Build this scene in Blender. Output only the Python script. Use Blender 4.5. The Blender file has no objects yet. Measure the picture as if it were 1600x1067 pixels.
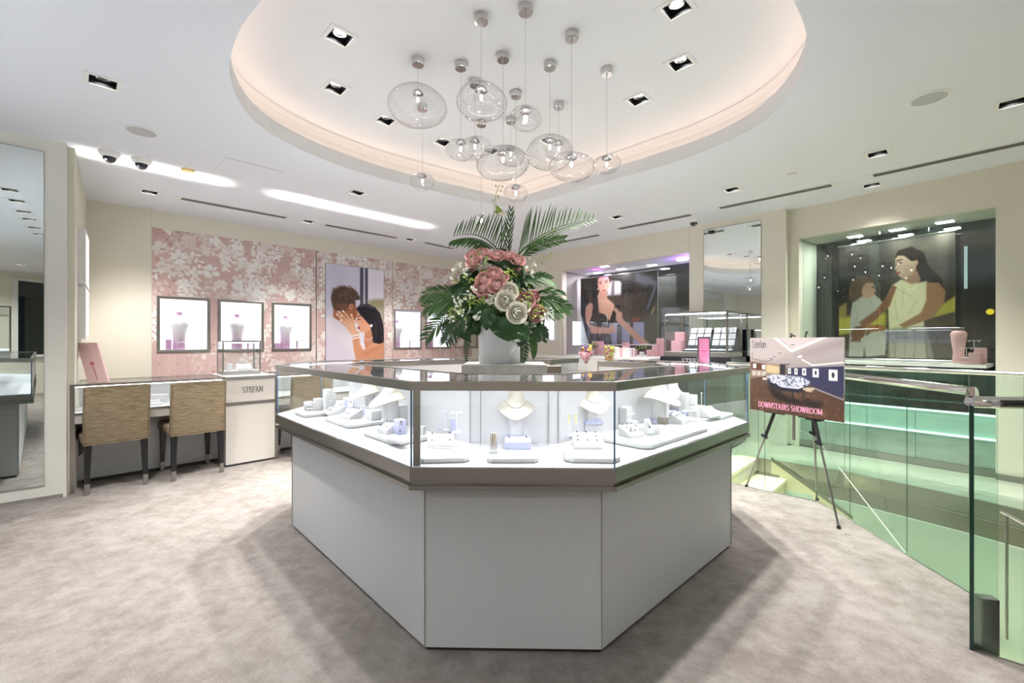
import bpy, bmesh, math, random
import numpy as np
from mathutils import Vector, Matrix
R = math.radians
scene = bpy.context.scene
C = scene.collection
random.seed(7)

# ---------------------------------------------------------------- camera, light, exposure
F = 691.0
H = 1.2
cam = bpy.data.cameras.new('camera')
cam.sensor_width = 36.0
cam.lens = F / 1600 * 36.0
cam.clip_start = 0.02
camo = bpy.data.objects.new('camera', cam)
camo.location = (0, 0, H)
camo.rotation_euler = (R(90), 0, 0)
C.objects.link(camo)
scene.camera = camo
world = bpy.data.worlds.new('world')
scene.world = world
world.use_nodes = True
world.node_tree.nodes['Background'].inputs[0].default_value = (0.8, 0.85, 1, 1)
world.node_tree.nodes['Background'].inputs[1].default_value = 0.03
vs = scene.view_settings
vs.view_transform = 'Standard'
vs.look = 'None'
vs.exposure = 1.10
vs.gamma = 1.0
vs.use_curve_mapping = False
cy = scene.cycles
cy.use_denoising = True
cy.max_bounces = 10
cy.diffuse_bounces = 4
cy.glossy_bounces = 4
cy.transparent_max_bounces = 24
cy.transmission_bounces = 4
cy.caustics_reflective = False
cy.caustics_refractive = False
cy.sample_clamp_indirect = 4.0
# strengths of the shop's lamps
E_SPOT = 62.0        # coffer downlights (W)
E_SPOT_MAIN = 34.0   # downlights of the lower ceiling
E_COVE = 2.4
E_CASE = 31.0
E_DESK = 9.0
E_BULB = 22.0
CEIL = 2.73
TOP = 3.03

# ---------------------------------------------------------------- pixel helpers (photograph 1600 x 1067)
def onz(px, py, z):
    Y = (z - H) * F / (533.5 - py)
    return Vector(((px - 800) / F * Y, Y, z))
def aty(px, py, Y):
    return Vector(((px - 800) / F * Y, Y, H + (533.5 - py) / F * Y))
def lin(c):
    return tuple((v / 12.92 if v <= 0.04045 else ((v + 0.055) / 1.055) ** 2.4) for v in c)
def hexc(h):
    return lin(tuple(int(h[i:i + 2], 16) / 255 for i in (0, 2, 4)))

# ---------------------------------------------------------------- materials
def nodes_of(name):
    m = bpy.data.materials.new(name)
    m.use_nodes = True
    nt = m.node_tree
    return m, nt, nt.nodes['Principled BSDF']
def pbr(name, col, rough=0.5, metal=0.0, spec=0.5, noise=None, bump=None, emit=None, coat=0.0):
    if isinstance(col, str): col = hexc(col)
    m, nt, b = nodes_of(name)
    b.inputs['Base Color'].default_value = (*col, 1)
    b.inputs['Roughness'].default_value = rough
    b.inputs['Metallic'].default_value = metal
    b.inputs['Specular IOR Level'].default_value = spec
    b.inputs['Coat Weight'].default_value = coat
    if emit:
        b.inputs['Emission Color'].default_value = (*emit[0], 1)
        b.inputs['Emission Strength'].default_value = emit[1]
    if noise or bump:
        tc = nt.nodes.new('ShaderNodeTexCoord')
        if noise:
            sc_, amt, stretch = noise
            mp = nt.nodes.new('ShaderNodeMapping'); mp.inputs['Scale'].default_value = stretch
            nt.links.new(tc.outputs['Object'], mp.inputs['Vector'])
            n = nt.nodes.new('ShaderNodeTexNoise'); n.inputs['Scale'].default_value = sc_
            n.inputs['Detail'].default_value = 4
            nt.links.new(mp.outputs[0], n.inputs['Vector'])
            mx = nt.nodes.new('ShaderNodeMix'); mx.data_type = 'RGBA'
            mx.inputs['A'].default_value = (*[max(0, c * (1 - amt)) for c in col], 1)
            mx.inputs['B'].default_value = (*[min(1, c * (1 + amt)) for c in col], 1)
            nt.links.new(n.outputs['Fac'], mx.inputs['Factor'])
            nt.links.new(mx.outputs['Result'], b.inputs['Base Color'])
        if bump:
            n2 = nt.nodes.new('ShaderNodeTexNoise'); n2.inputs['Scale'].default_value = bump[0]
            nt.links.new(tc.outputs['Object'], n2.inputs['Vector'])
            bp = nt.nodes.new('ShaderNodeBump'); bp.inputs['Strength'].default_value = bump[1]
            bp.inputs['Distance'].default_value = 0.01
            nt.links.new(n2.outputs['Fac'], bp.inputs['Height'])
            nt.links.new(bp.outputs[0], b.inputs['Normal'])
    return m
def emis(name, col, strength):
    m = bpy.data.materials.new(name); m.use_nodes = True
    nt = m.node_tree; nt.nodes.clear()
    o = nt.nodes.new('ShaderNodeOutputMaterial'); e = nt.nodes.new('ShaderNodeEmission')
    e.inputs[0].default_value = (*col, 1); e.inputs[1].default_value = strength
    nt.links.new(e.outputs[0], o.inputs[0])
    return m
def glass(name, tint=(1, 1, 1), refl=1.0, base=0.0, ior=1.5, rough=0.0):
    """thin clear sheet: transparent with a Fresnel reflection"""
    m = bpy.data.materials.new(name); m.use_nodes = True
    nt = m.node_tree; nt.nodes.clear()
    o = nt.nodes.new('ShaderNodeOutputMaterial')
    t = nt.nodes.new('ShaderNodeBsdfTransparent'); t.inputs[0].default_value = (*tint, 1)
    g = nt.nodes.new('ShaderNodeBsdfGlossy'); g.inputs['Roughness'].default_value = rough
    fr = nt.nodes.new('ShaderNodeFresnel'); fr.inputs[0].default_value = ior
    # on back faces Fresnel sees the inverse ior; use the incoming angle through layer weight instead
    geo = nt.nodes.new('ShaderNodeNewGeometry')
    mi = nt.nodes.new('ShaderNodeMix'); mi.data_type = 'FLOAT'
    mi.inputs['A'].default_value = ior; mi.inputs['B'].default_value = 1 / ior
    nt.links.new(geo.outputs['Backfacing'], mi.inputs['Factor'])
    nt.links.new(mi.outputs['Result'], fr.inputs[0])
    ma = nt.nodes.new('ShaderNodeMath'); ma.operation = 'MULTIPLY_ADD'; ma.use_clamp = True
    ma.inputs[1].default_value = refl; ma.inputs[2].default_value = base
    nt.links.new(fr.outputs[0], ma.inputs[0])
    mx = nt.nodes.new('ShaderNodeMixShader')
    nt.links.new(ma.outputs[0], mx.inputs[0]); nt.links.new(t.outputs[0], mx.inputs[1]); nt.links.new(g.outputs[0], mx.inputs[2])
    nt.links.new(mx.outputs[0], o.inputs[0])
    return m
def vcol(name, emit=0.0, rough=0.5, spec=0.3, base=1.0):
    m, nt, b = nodes_of(name)
    a = nt.nodes.new('ShaderNodeAttribute'); a.attribute_name = 'Col'
    nt.links.new(a.outputs['Color'], b.inputs['Base Color'])
    b.inputs['Roughness'].default_value = rough
    b.inputs['Specular IOR Level'].default_value = spec
    if emit:
        nt.links.new(a.outputs['Color'], b.inputs['Emission Color'])
        b.inputs['Emission Strength'].default_value = emit
    return m

M = {}
M['ceiling'] = pbr('ceiling_paint', (0.80, 0.825, 0.87), 0.7)
M['coffer'] = pbr('coffer_paint', (0.80, 0.80, 0.81), 0.6)
M['cream'] = pbr('cream_wall', (0.80, 0.76, 0.66), 0.6, noise=(3, 0.03, (1, 1, 0.2)))
M['beige'] = pbr('beige_wall', (0.77, 0.725, 0.62), 0.6)
M['creampale'] = pbr('pale_cream_panel', (0.77, 0.765, 0.70), 0.5)
M['sage'] = pbr('side_wall', (0.70, 0.69, 0.58), 0.6)
M['white'] = pbr('white_lacquer', (0.74, 0.74, 0.75), 0.35, noise=(2, 0.02, (1, 1, 1)))
M['panel'] = pbr('grey_white_laminate', (0.56, 0.58, 0.60), 0.45)
M['desk'] = pbr('desk_laminate', (0.62, 0.59, 0.55), 0.45)
M['steel'] = pbr('brushed_steel', (0.36, 0.345, 0.325), 0.30, metal=1.0, noise=(40, 0.12, (0.3, 0.3, 20)))
M['chrome'] = pbr('chrome', (0.72, 0.70, 0.70), 0.08, metal=1.0)
M['darksteel'] = pbr('dark_steel', (0.10, 0.10, 0.10), 0.35, metal=0.8)
M['black'] = pbr('black_paint', (0.012, 0.012, 0.014), 0.45)
M['navy'] = pbr('black_lacquer', (0.012, 0.014, 0.02), 0.25)
M['velvet'] = pbr('white_leatherette', (0.78, 0.775, 0.79), 0.6)
M['lilac'] = pbr('lilac_leatherette', (0.56, 0.58, 0.80), 0.6)
M['ivory'] = pbr('ivory_leatherette', (0.85, 0.80, 0.68), 0.6)
M['casefloor'] = pbr('case_lining', (0.84, 0.83, 0.86), 0.6)
M['gold'] = pbr('gold', (0.85, 0.52, 0.15), 0.22, metal=1.0)
M['silver'] = pbr('silver', (0.62, 0.62, 0.65), 0.2, metal=1.0)
M['gem'] = pbr('dark_gem', (0.02, 0.02, 0.05), 0.1)
M['bluegem'] = pbr('blue_gem', (0.05, 0.10, 0.45), 0.1)
M['glass'] = glass('clear_glass', (0.97, 0.985, 0.98), 0.9)
M['topglass'] = glass('counter_top_glass', (0.95, 0.97, 0.97), 1.0, 0.05)
M['green'] = glass('green_glass', (0.875, 0.955, 0.91), 1.0, 0.0)
M['winglass'] = glass('shop_window_glass', (0.84, 0.89, 0.86), 1.0, 0.01)
M['outglass'] = glass('outer_window_glass', (0.6, 0.66, 0.66), 1.0, 0.05)
M['glassedge'] = pbr('green_glass_edge', (0.01, 0.05, 0.035), 0.15)
M['edgeblue'] = pbr('blue_glass_edge', (0.12, 0.22, 0.36), 0.2)
M['stairreflection'] = pbr('painted_stair_reflection', (0.55, 0.62, 0.55), 0.2)  # pale tone standing in for a reflected stair edge
M['blob'] = glass('blown_glass', (0.975, 0.975, 0.98), 1.6, 0.015, ior=1.42)
M['mirror'] = pbr('mirror_silver', (0.86, 0.92, 0.90), 0.0, metal=1.0)
M['bulb'] = emis('lamp_filament', (1, 0.86, 0.68), E_BULB)
M['spotlamp'] = emis('downlight_lamp', (1, 0.98, 0.95), 14.0)
M['cove'] = emis('cove_light', (1, 0.76, 0.60), E_COVE)
M['caseled'] = emis('case_led', (0.90, 0.93, 1.0), E_CASE)
M['deskled'] = emis('desk_led', (0.92, 0.95, 1.0), E_DESK)
M['niche'] = emis('niche_backlight', (0.93, 0.92, 1.0), 1.25)
M['bandled'] = emis('band_light_line', (0.80, 1.0, 0.93), 1.6)
M['tube'] = emis('mall_tube_light', (0.85, 0.95, 0.92), 0.9)
M['warmlamp'] = emis('mall_warm_lamp', (1.0, 0.75, 0.4), 3.0)
M['amber'] = emis('mall_amber_lamp', (1.0, 0.62, 0.02), 1.6)
M['purplelight'] = emis('window_purple_light', (0.55, 0.30, 1.0), 3.0)
M['pinklight'] = emis('window_pink_light', (0.9, 0.35, 1.0), 3.0)
M['mall'] = pbr('mall_dark', (0.035, 0.037, 0.04), 0.5)
M['mallfloor'] = pbr('mall_floor', (0.06, 0.06, 0.06), 0.2)
M['baygrey'] = pbr('bay_grey', (0.26, 0.25, 0.24), 0.6, noise=(3, 0.2, (1, 1, 1)))
M['baygreen'] = pbr('bay_green', (0.52, 0.545, 0.46), 0.5)
M['stone'] = pbr('pale_stone_floor', (0.46, 0.45, 0.38), 0.35, noise=(2.5, 0.15, (1, 5, 1)))
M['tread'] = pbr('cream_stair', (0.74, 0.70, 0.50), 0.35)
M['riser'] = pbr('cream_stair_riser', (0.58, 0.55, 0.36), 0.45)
M['wellgreen'] = pbr('frosted_green_panel', (0.36, 0.48, 0.39), 0.25, noise=(1.5, 0.06, (1, 1, 2)))
M['fascia'] = pbr('olive_fascia', (0.16, 0.17, 0.12), 0.5)
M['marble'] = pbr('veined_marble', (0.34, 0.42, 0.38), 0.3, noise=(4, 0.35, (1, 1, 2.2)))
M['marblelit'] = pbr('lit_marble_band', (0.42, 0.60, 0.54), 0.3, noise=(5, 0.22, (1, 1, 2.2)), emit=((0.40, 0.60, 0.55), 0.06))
M['pinkbox'] = pbr('pink_leatherette', (0.92, 0.63, 0.63), 0.6)
M['pink'] = pbr('pink_acrylic', (0.72, 0.40, 0.44), 0.5)
M['hotpink'] = pbr('hot_pink_card', (0.62, 0.20, 0.34), 0.5)
M['ribbon'] = pbr('deep_pink_ribbon', (0.60, 0.10, 0.24), 0.6)
M['niche_card'] = pbr('white_card', (.82, .85, .92), .5)
M['legblack'] = pbr('black_wood', (.008, .008, .010), .3)
M['brown'] = pbr('brown_leather_box', (0.22, 0.18, 0.15), 0.5)
M['whitebox'] = pbr('white_card_box', (0.82, 0.80, 0.80), 0.5)
M['vase'] = pbr('white_ceramic', (0.60, 0.61, 0.62), 0.45)
M['slab'] = pbr('grey_stone_slab', (0.42, 0.43, 0.40), 0.4, noise=(18, 0.35, (1, 1, 1)))
M['leafdark'] = pbr('dark_green_leaf', (0.018, 0.062, 0.014), 0.5, noise=(12, 0.35, (1, 1, 1)))
M['leafmid'] = pbr('palm_green', (0.034, 0.098, 0.014), 0.6, noise=(9, 0.35, (1, 1, 1)))
M['leaflight'] = pbr('yellow_green_leaf', (0.30, 0.42, 0.07), 0.5, noise=(9, 0.3, (1, 1, 1)))
M['rosepink'] = pbr('pink_rose_petal', (0.86, 0.54, 0.51), 0.6, noise=(25, 0.12, (1, 1, 1)))
M['rosedusk'] = pbr('dusky_rose_petal', (0.55, 0.30, 0.30), 0.6, noise=(25, 0.15, (1, 1, 1)))
M['rosecream'] = pbr('cream_rose_petal', (0.90, 0.87, 0.75), 0.6, noise=(25, 0.08, (1, 1, 1)))
M['petalwhite'] = pbr('white_petal', (0.85, 0.85, 0.75), 0.6)
M['trimwhite'] = pbr('white_trim', (0.82, 0.82, 0.80), 0.4)
M['ventgrey'] = pbr('vent_grey', (0.30, 0.30, 0.29), 0.5)
M['slot'] = pbr('slot_dark', (0.06, 0.06, 0.06), 0.7)
M['speaker'] = pbr('speaker_cloth', (0.50, 0.51, 0.52), 0.8)
M['detector'] = pbr('aged_plastic', (0.80, 0.62, 0.30), 0.5)
M['letter'] = pbr('dark_grey_lettering', (0.12, 0.12, 0.12), 0.4)
M['letterpink'] = pbr('pink_lettering', (0.82, 0.36, 0.52), 0.5)
M['lettersilver'] = pbr('silver_lettering', (0.6, 0.6, 0.6), 0.3)
M['candyred'] = pbr('red_sweets', (0.45, 0.03, 0.10), 0.3)
M['candygold'] = pbr('gold_sweets', (0.75, 0.50, 0.12), 0.3)
M['candydark'] = pbr('purple_sweets', (0.12, 0.07, 0.25), 0.3)
M['candywhite'] = pbr('pale_sweets', (0.80, 0.70, 0.65), 0.3)
M['boardback'] = pbr('foam_board', (0.75, 0.75, 0.73), 0.6)

def carpet_mat():
    m, nt, b = nodes_of('taupe_carpet')
    L = nt.links.new
    tc = nt.nodes.new('ShaderNodeTexCoord')
    n1 = nt.nodes.new('ShaderNodeTexNoise'); n1.inputs['Scale'].default_value = 2.2; n1.inputs['Detail'].default_value = 7; n1.inputs['Roughness'].default_value = 0.72; n1.inputs['Distortion'].default_value = 0.6
    n2 = nt.nodes.new('ShaderNodeTexNoise'); n2.inputs['Scale'].default_value = 160; n2.inputs['Detail'].default_value = 2
    n3 = nt.nodes.new('ShaderNodeTexNoise'); n3.inputs['Scale'].default_value = 11; n3.inputs['Detail'].default_value = 5; n3.inputs['Roughness'].default_value = 0.7
    for n in (n1, n2, n3): L(tc.outputs['Object'], n.inputs['Vector'])
    cr = nt.nodes.new('ShaderNodeValToRGB')
    cr.color_ramp.elements[0].position = 0.38; cr.color_ramp.elements[0].color = (0.195, 0.170, 0.155, 1)
    cr.color_ramp.elements[1].position = 0.58; cr.color_ramp.elements[1].color = (0.290, 0.267, 0.248, 1)
    a = nt.nodes.new('ShaderNodeMath'); a.operation = 'MULTIPLY_ADD'; a.inputs[1].default_value = 0.55
    L(n3.outputs['Fac'], a.inputs[0])
    b2 = nt.nodes.new('ShaderNodeMath'); b2.operation = 'MULTIPLY'; b2.inputs[1].default_value = 0.45
    L(n1.outputs['Fac'], b2.inputs[0]); L(b2.outputs[0], a.inputs[2])
    L(a.outputs[0], cr.inputs[0])
    # small woven squares
    br = nt.nodes.new('ShaderNodeTexBrick'); br.inputs['Scale'].default_value = 13.0
    br.offset = 0.5; br.inputs['Mortar Size'].default_value = 0.035; br.inputs['Mortar Smooth'].default_value = 0.6
    br.inputs['Brick Width'].default_value = 0.6; br.inputs['Row Height'].default_value = 0.42
    br.inputs['Color1'].default_value = (0.90, 0.90, 0.90, 1); br.inputs['Color2'].default_value = (1, 1, 1, 1); br.inputs['Mortar'].default_value = (1.12, 1.12, 1.12, 1)
    mp = nt.nodes.new('ShaderNodeMapping'); mp.inputs['Rotation'].default_value = (0, 0, R(38))
    L(tc.outputs['Object'], mp.inputs[0]); L(mp.outputs[0], br.inputs['Vector'])
    mu = nt.nodes.new('ShaderNodeMix'); mu.data_type = 'RGBA'; mu.blend_type = 'MULTIPLY'
    mu.inputs['Factor'].default_value = 0.30
    L(cr.outputs[0], mu.inputs['A']); L(br.outputs['Color'], mu.inputs['B'])
    mu2 = nt.nodes.new('ShaderNodeMix'); mu2.data_type = 'RGBA'; mu2.blend_type = 'OVERLAY'
    mu2.inputs['Factor'].default_value = 0.22
    L(mu.outputs['Result'], mu2.inputs['A']); L(n2.outputs['Fac'], mu2.inputs['B'])
    L(mu2.outputs['Result'], b.inputs['Base Color'])
    b.inputs['Roughness'].default_value = 0.95
    b.inputs['Specular IOR Level'].default_value = 0.1
    bp = nt.nodes.new('ShaderNodeBump'); bp.inputs['Strength'].default_value = 0.4; bp.inputs['Distance'].default_value = 0.004
    L(n2.outputs['Fac'], bp.inputs['Height']); L(bp.outputs[0], b.inputs['Normal'])
    return m
M['carpet'] = carpet_mat()
def chenille_mat():
    m, nt, b = nodes_of('tan_chenille')
    L = nt.links.new
    tc = nt.nodes.new('ShaderNodeTexCoord')
    mp = nt.nodes.new('ShaderNodeMapping'); mp.inputs['Scale'].default_value = (9, 9, 120)
    n = nt.nodes.new('ShaderNodeTexNoise'); n.inputs['Scale'].default_value = 1.6; n.inputs['Detail'].default_value = 6; n.inputs['Roughness'].default_value = 0.7
    L(tc.outputs['Object'], mp.inputs[0]); L(mp.outputs[0], n.inputs['Vector'])
    cr = nt.nodes.new('ShaderNodeValToRGB')
    cr.color_ramp.elements[0].position = 0.32; cr.color_ramp.elements[0].color = (0.14, 0.10, 0.055, 1)
    cr.color_ramp.elements[1].position = 0.66; cr.color_ramp.elements[1].color = (0.38, 0.30, 0.195, 1)
    L(n.outputs['Fac'], cr.inputs[0]); L(cr.outputs[0], b.inputs['Base Color'])
    b.inputs['Roughness'].default_value = 0.9
    bp = nt.nodes.new('ShaderNodeBump'); bp.inputs['Strength'].default_value = 0.5; bp.inputs['Distance'].default_value = 0.004
    L(n.outputs['Fac'], bp.inputs['Height']); L(bp.outputs[0], b.inputs['Normal'])
    return m
M['chenille'] = chenille_mat()

# ---------------------------------------------------------------- mesh helpers
class MB:
    def __init__(s): s.v = []; s.f = []
    def add(s, vs_, fs_):
        o = len(s.v); s.v += [tuple(v) for v in vs_]; s.f += [tuple(i + o for i in f) for f in fs_]
        return s
    def box(s, x0, x1, y0, y1, z0, z1, mat=None):
        v = [Vector((x, y, z)) for z in (z0, z1) for y in (y0, y1) for x in (x0, x1)]
        if mat is not None: v = [mat @ p for p in v]
        return s.add(v, [(0, 2, 3, 1), (4, 5, 7, 6), (0, 1, 5, 4), (2, 6, 7, 3), (0, 4, 6, 2), (1, 3, 7, 5)])
    def prism(s, pts, z0, z1):
        n = len(pts)
        v = [(p[0], p[1], z0) for p in pts] + [(p[0], p[1], z1) for p in pts]
        return s.add(v, [tuple(range(n - 1, -1, -1)), tuple(range(n, 2 * n))] + [(i, (i + 1) % n, (i + 1) % n + n, i + n) for i in range(n)])
    def hexa(s, b, t):
        n = len(b)
        return s.add(list(b) + list(t), [tuple(range(n - 1, -1, -1)), tuple(range(n, 2 * n))] + [(i, (i + 1) % n, (i + 1) % n + n, i + n) for i in range(n)])
    def tube(s, p0, p1, r0, r1=None, n=12, caps=True):
        r1 = r0 if r1 is None else r1
        p0 = Vector(p0); p1 = Vector(p1); d = (p1 - p0).normalized()
        a = d.orthogonal().normalized(); b = d.cross(a)
        ring = lambda p, r: [p + a * (r * math.cos(2 * math.pi * i / n)) + b * (r * math.sin(2 * math.pi * i / n)) for i in range(n)]
        f = [(i, (i + 1) % n, (i + 1) % n + n, i + n) for i in range(n)]
        if caps: f += [tuple(range(n - 1, -1, -1)), tuple(range(n, 2 * n))]
        return s.add(ring(p0, r0) + ring(p1, r1), f)
    def path(s, pts, rad, n=6):
        pts = [Vector(p) for p in pts]
        rs = rad if isinstance(rad, (list, tuple)) else [rad] * len(pts)
        vv = []; a = None
        for i, p in enumerate(pts):
            d = (pts[min(i + 1, len(pts) - 1)] - pts[max(i - 1, 0)]).normalized()
            a = d.orthogonal().normalized() if a is None else (a - d * a.dot(d)).normalized()
            b = d.cross(a)
            vv += [p + a * (rs[i] * math.cos(2 * math.pi * k / n)) + b * (rs[i] * math.sin(2 * math.pi * k / n)) for k in range(n)]
        f = []
        for i in range(len(pts) - 1):
            f += [(i * n + k, i * n + (k + 1) % n, (i + 1) * n + (k + 1) % n, (i + 1) * n + k) for k in range(n)]
        f += [tuple(range(n - 1, -1, -1)), tuple(range(len(vv) - n, len(vv)))]
        return s.add(vv, f)
    def lathe(s, prof, n=24, c=(0, 0, 0), mat=None, cap=True, fn=None):
        v = []
        for r, z in prof:
            for k in range(n):
                a = 2 * math.pi * k / n
                rr = r * (fn(a, z) if fn else 1)
                p = Vector((c[0] + rr * math.cos(a), c[1] + rr * math.sin(a), c[2] + z))
                v.append(mat @ p if mat is not None else p)
        f = []
        for i in range(len(prof) - 1):
            f += [(i * n + k, i * n + (k + 1) % n, (i + 1) * n + (k + 1) % n, (i + 1) * n + k) for k in range(n)]
        if cap:
            f += [tuple(range(n - 1, -1, -1)), tuple(range(len(v) - n, len(v)))]
        return s.add(v, f)
    def ball(s, c, r, seg=10, rings=6, sc=(1, 1, 1)):
        c = Vector(c)
        v = [c + Vector((0, 0, -r * sc[2]))]
        for i in range(1, rings):
            t = math.pi * i / rings - math.pi / 2
            v += [c + Vector((r * sc[0] * math.cos(t) * math.cos(2 * math.pi * k / seg), r * sc[1] * math.cos(t) * math.sin(2 * math.pi * k / seg), r * sc[2] * math.sin(t))) for k in range(seg)]
        v.append(c + Vector((0, 0, r * sc[2])))
        f = [(0, 1 + (k + 1) % seg, 1 + k) for k in range(seg)]
        for i in range(rings - 2):
            a = 1 + i * seg
            f += [(a + k, a + (k + 1) % seg, a + seg + (k + 1) % seg, a + seg + k) for k in range(seg)]
        a = 1 + (rings - 2) * seg; e = len(v) - 1
        f += [(a + k, a + (k + 1) % seg, e) for k in range(seg)]
        return s.add(v, f)
    def obj(s, name, mat, parent=None, smooth=False, bevel=0, seg=2, angle=35):
        me = bpy.data.meshes.new(name)
        me.from_pydata(s.v, [], s.f)
        if isinstance(mat, str): mat = M[mat]
        me.materials.append(mat)
        bm = bmesh.new(); bm.from_mesh(me)
        bmesh.ops.recalc_face_normals(bm, faces=bm.faces)
        if bevel:
            es = [e for e in bm.edges if len(e.link_faces) == 2 and e.calc_face_angle(0) > R(30)]
            bmesh.ops.bevel(bm, geom=es, offset=bevel, segments=seg, affect='EDGES', profile=0.5)
        if smooth:
            for f_ in bm.faces: f_.smooth = True
            for e in bm.edges:
                if len(e.link_faces) == 2 and e.calc_face_angle(0) > R(angle): e.smooth = False
        bm.to_mesh(me); bm.free()
        o = bpy.data.objects.new(name, me)
        C.objects.link(o)
        if parent: o.parent = parent
        return o

def thing(name, label, cat, loc=(0, 0, 0), rz=0.0, group=None):
    o = bpy.data.objects.new(name, None); C.objects.link(o)
    o.empty_display_size = 0.05
    o.location = loc; o.rotation_euler = (0, 0, rz)
    o['label'] = label; o['category'] = cat
    if group: o['group'] = group
    return o
def tag(o, label, cat, group=None, kind=None):
    o['label'] = label; o['category'] = cat
    if group: o['group'] = group
    if kind: o['kind'] = kind
    return o
def struct(o):
    o['kind'] = 'structure'; return o
def children(o): return [c for c in C.objects if c.parent == o]
CH = {}
def dup(root, loc, rz=None, label=None, group=None, scale=None):
    kids = CH.get(root.name)
    if kids is None: kids = CH[root.name] = children(root)
    r = root.copy(); C.objects.link(r); r.location = loc
    if rz is not None: r.rotation_euler = (0, 0, rz)
    if scale: r.scale = scale
    if label: r['label'] = label
    if group: r['group'] = group
    for ch in kids:
        c = ch.copy(); C.objects.link(c); c.parent = r
        k2 = CH.get(ch.name)
        if k2 is None: k2 = CH[ch.name] = children(ch)
        for g in k2:
            d = g.copy(); C.objects.link(d); d.parent = c
    return r
def lamp(kind, name, loc, energy, color=(1, 1, 1), parent=None, size=0.05, spot=None, blend=0.4, rot=(0, 0, 0), sizey=None, spread=None):
    l = bpy.data.lights.new(name, kind); l.energy = energy; l.color = color
    if kind == 'SPOT':
        l.spot_size = spot; l.spot_blend = blend; l.shadow_soft_size = size
    elif kind == 'AREA':
        l.size = size
        if sizey: l.shape = 'RECTANGLE'; l.size_y = sizey
        if spread: l.spread = spread
    else: l.shadow_soft_size = size
    o = bpy.data.objects.new(name, l); C.objects.link(o); o.location = loc; o.rotation_euler = rot
    if parent: o.parent = parent
    return o

# mitred offsets of an open or closed path
def offset(path, d, closed=False):
    n = len(path); out = []
    for i in range(n):
        p = Vector(path[i][:2])
        def nrm(a, b):
            t = (Vector(b[:2]) - Vector(a[:2])).normalized(); return Vector((t.y, -t.x))
        prev = nrm(path[i - 1], path[i]) if (i > 0 or closed) else None
        nxt = nrm(path[i], path[(i + 1) % n]) if (i < n - 1 or closed) else None
        if prev is None: out.append(p + nxt * d)
        elif nxt is None: out.append(p + prev * d)
        else:
            m_ = prev + nxt; m_ = m_ / m_.length_squared * 2
            out.append(p + m_ * d)
    return out
def strip(mb, path, a, b, z0, z1, closed=False, only=None):
    A = offset(path, a, closed); B = offset(path, b, closed); n = len(path)
    for i in (range(n if closed else n - 1) if only is None else only):
        j = (i + 1) % n
        mb.prism([A[i], A[j], B[j], B[i]], z0, z1)
    return mb

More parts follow.
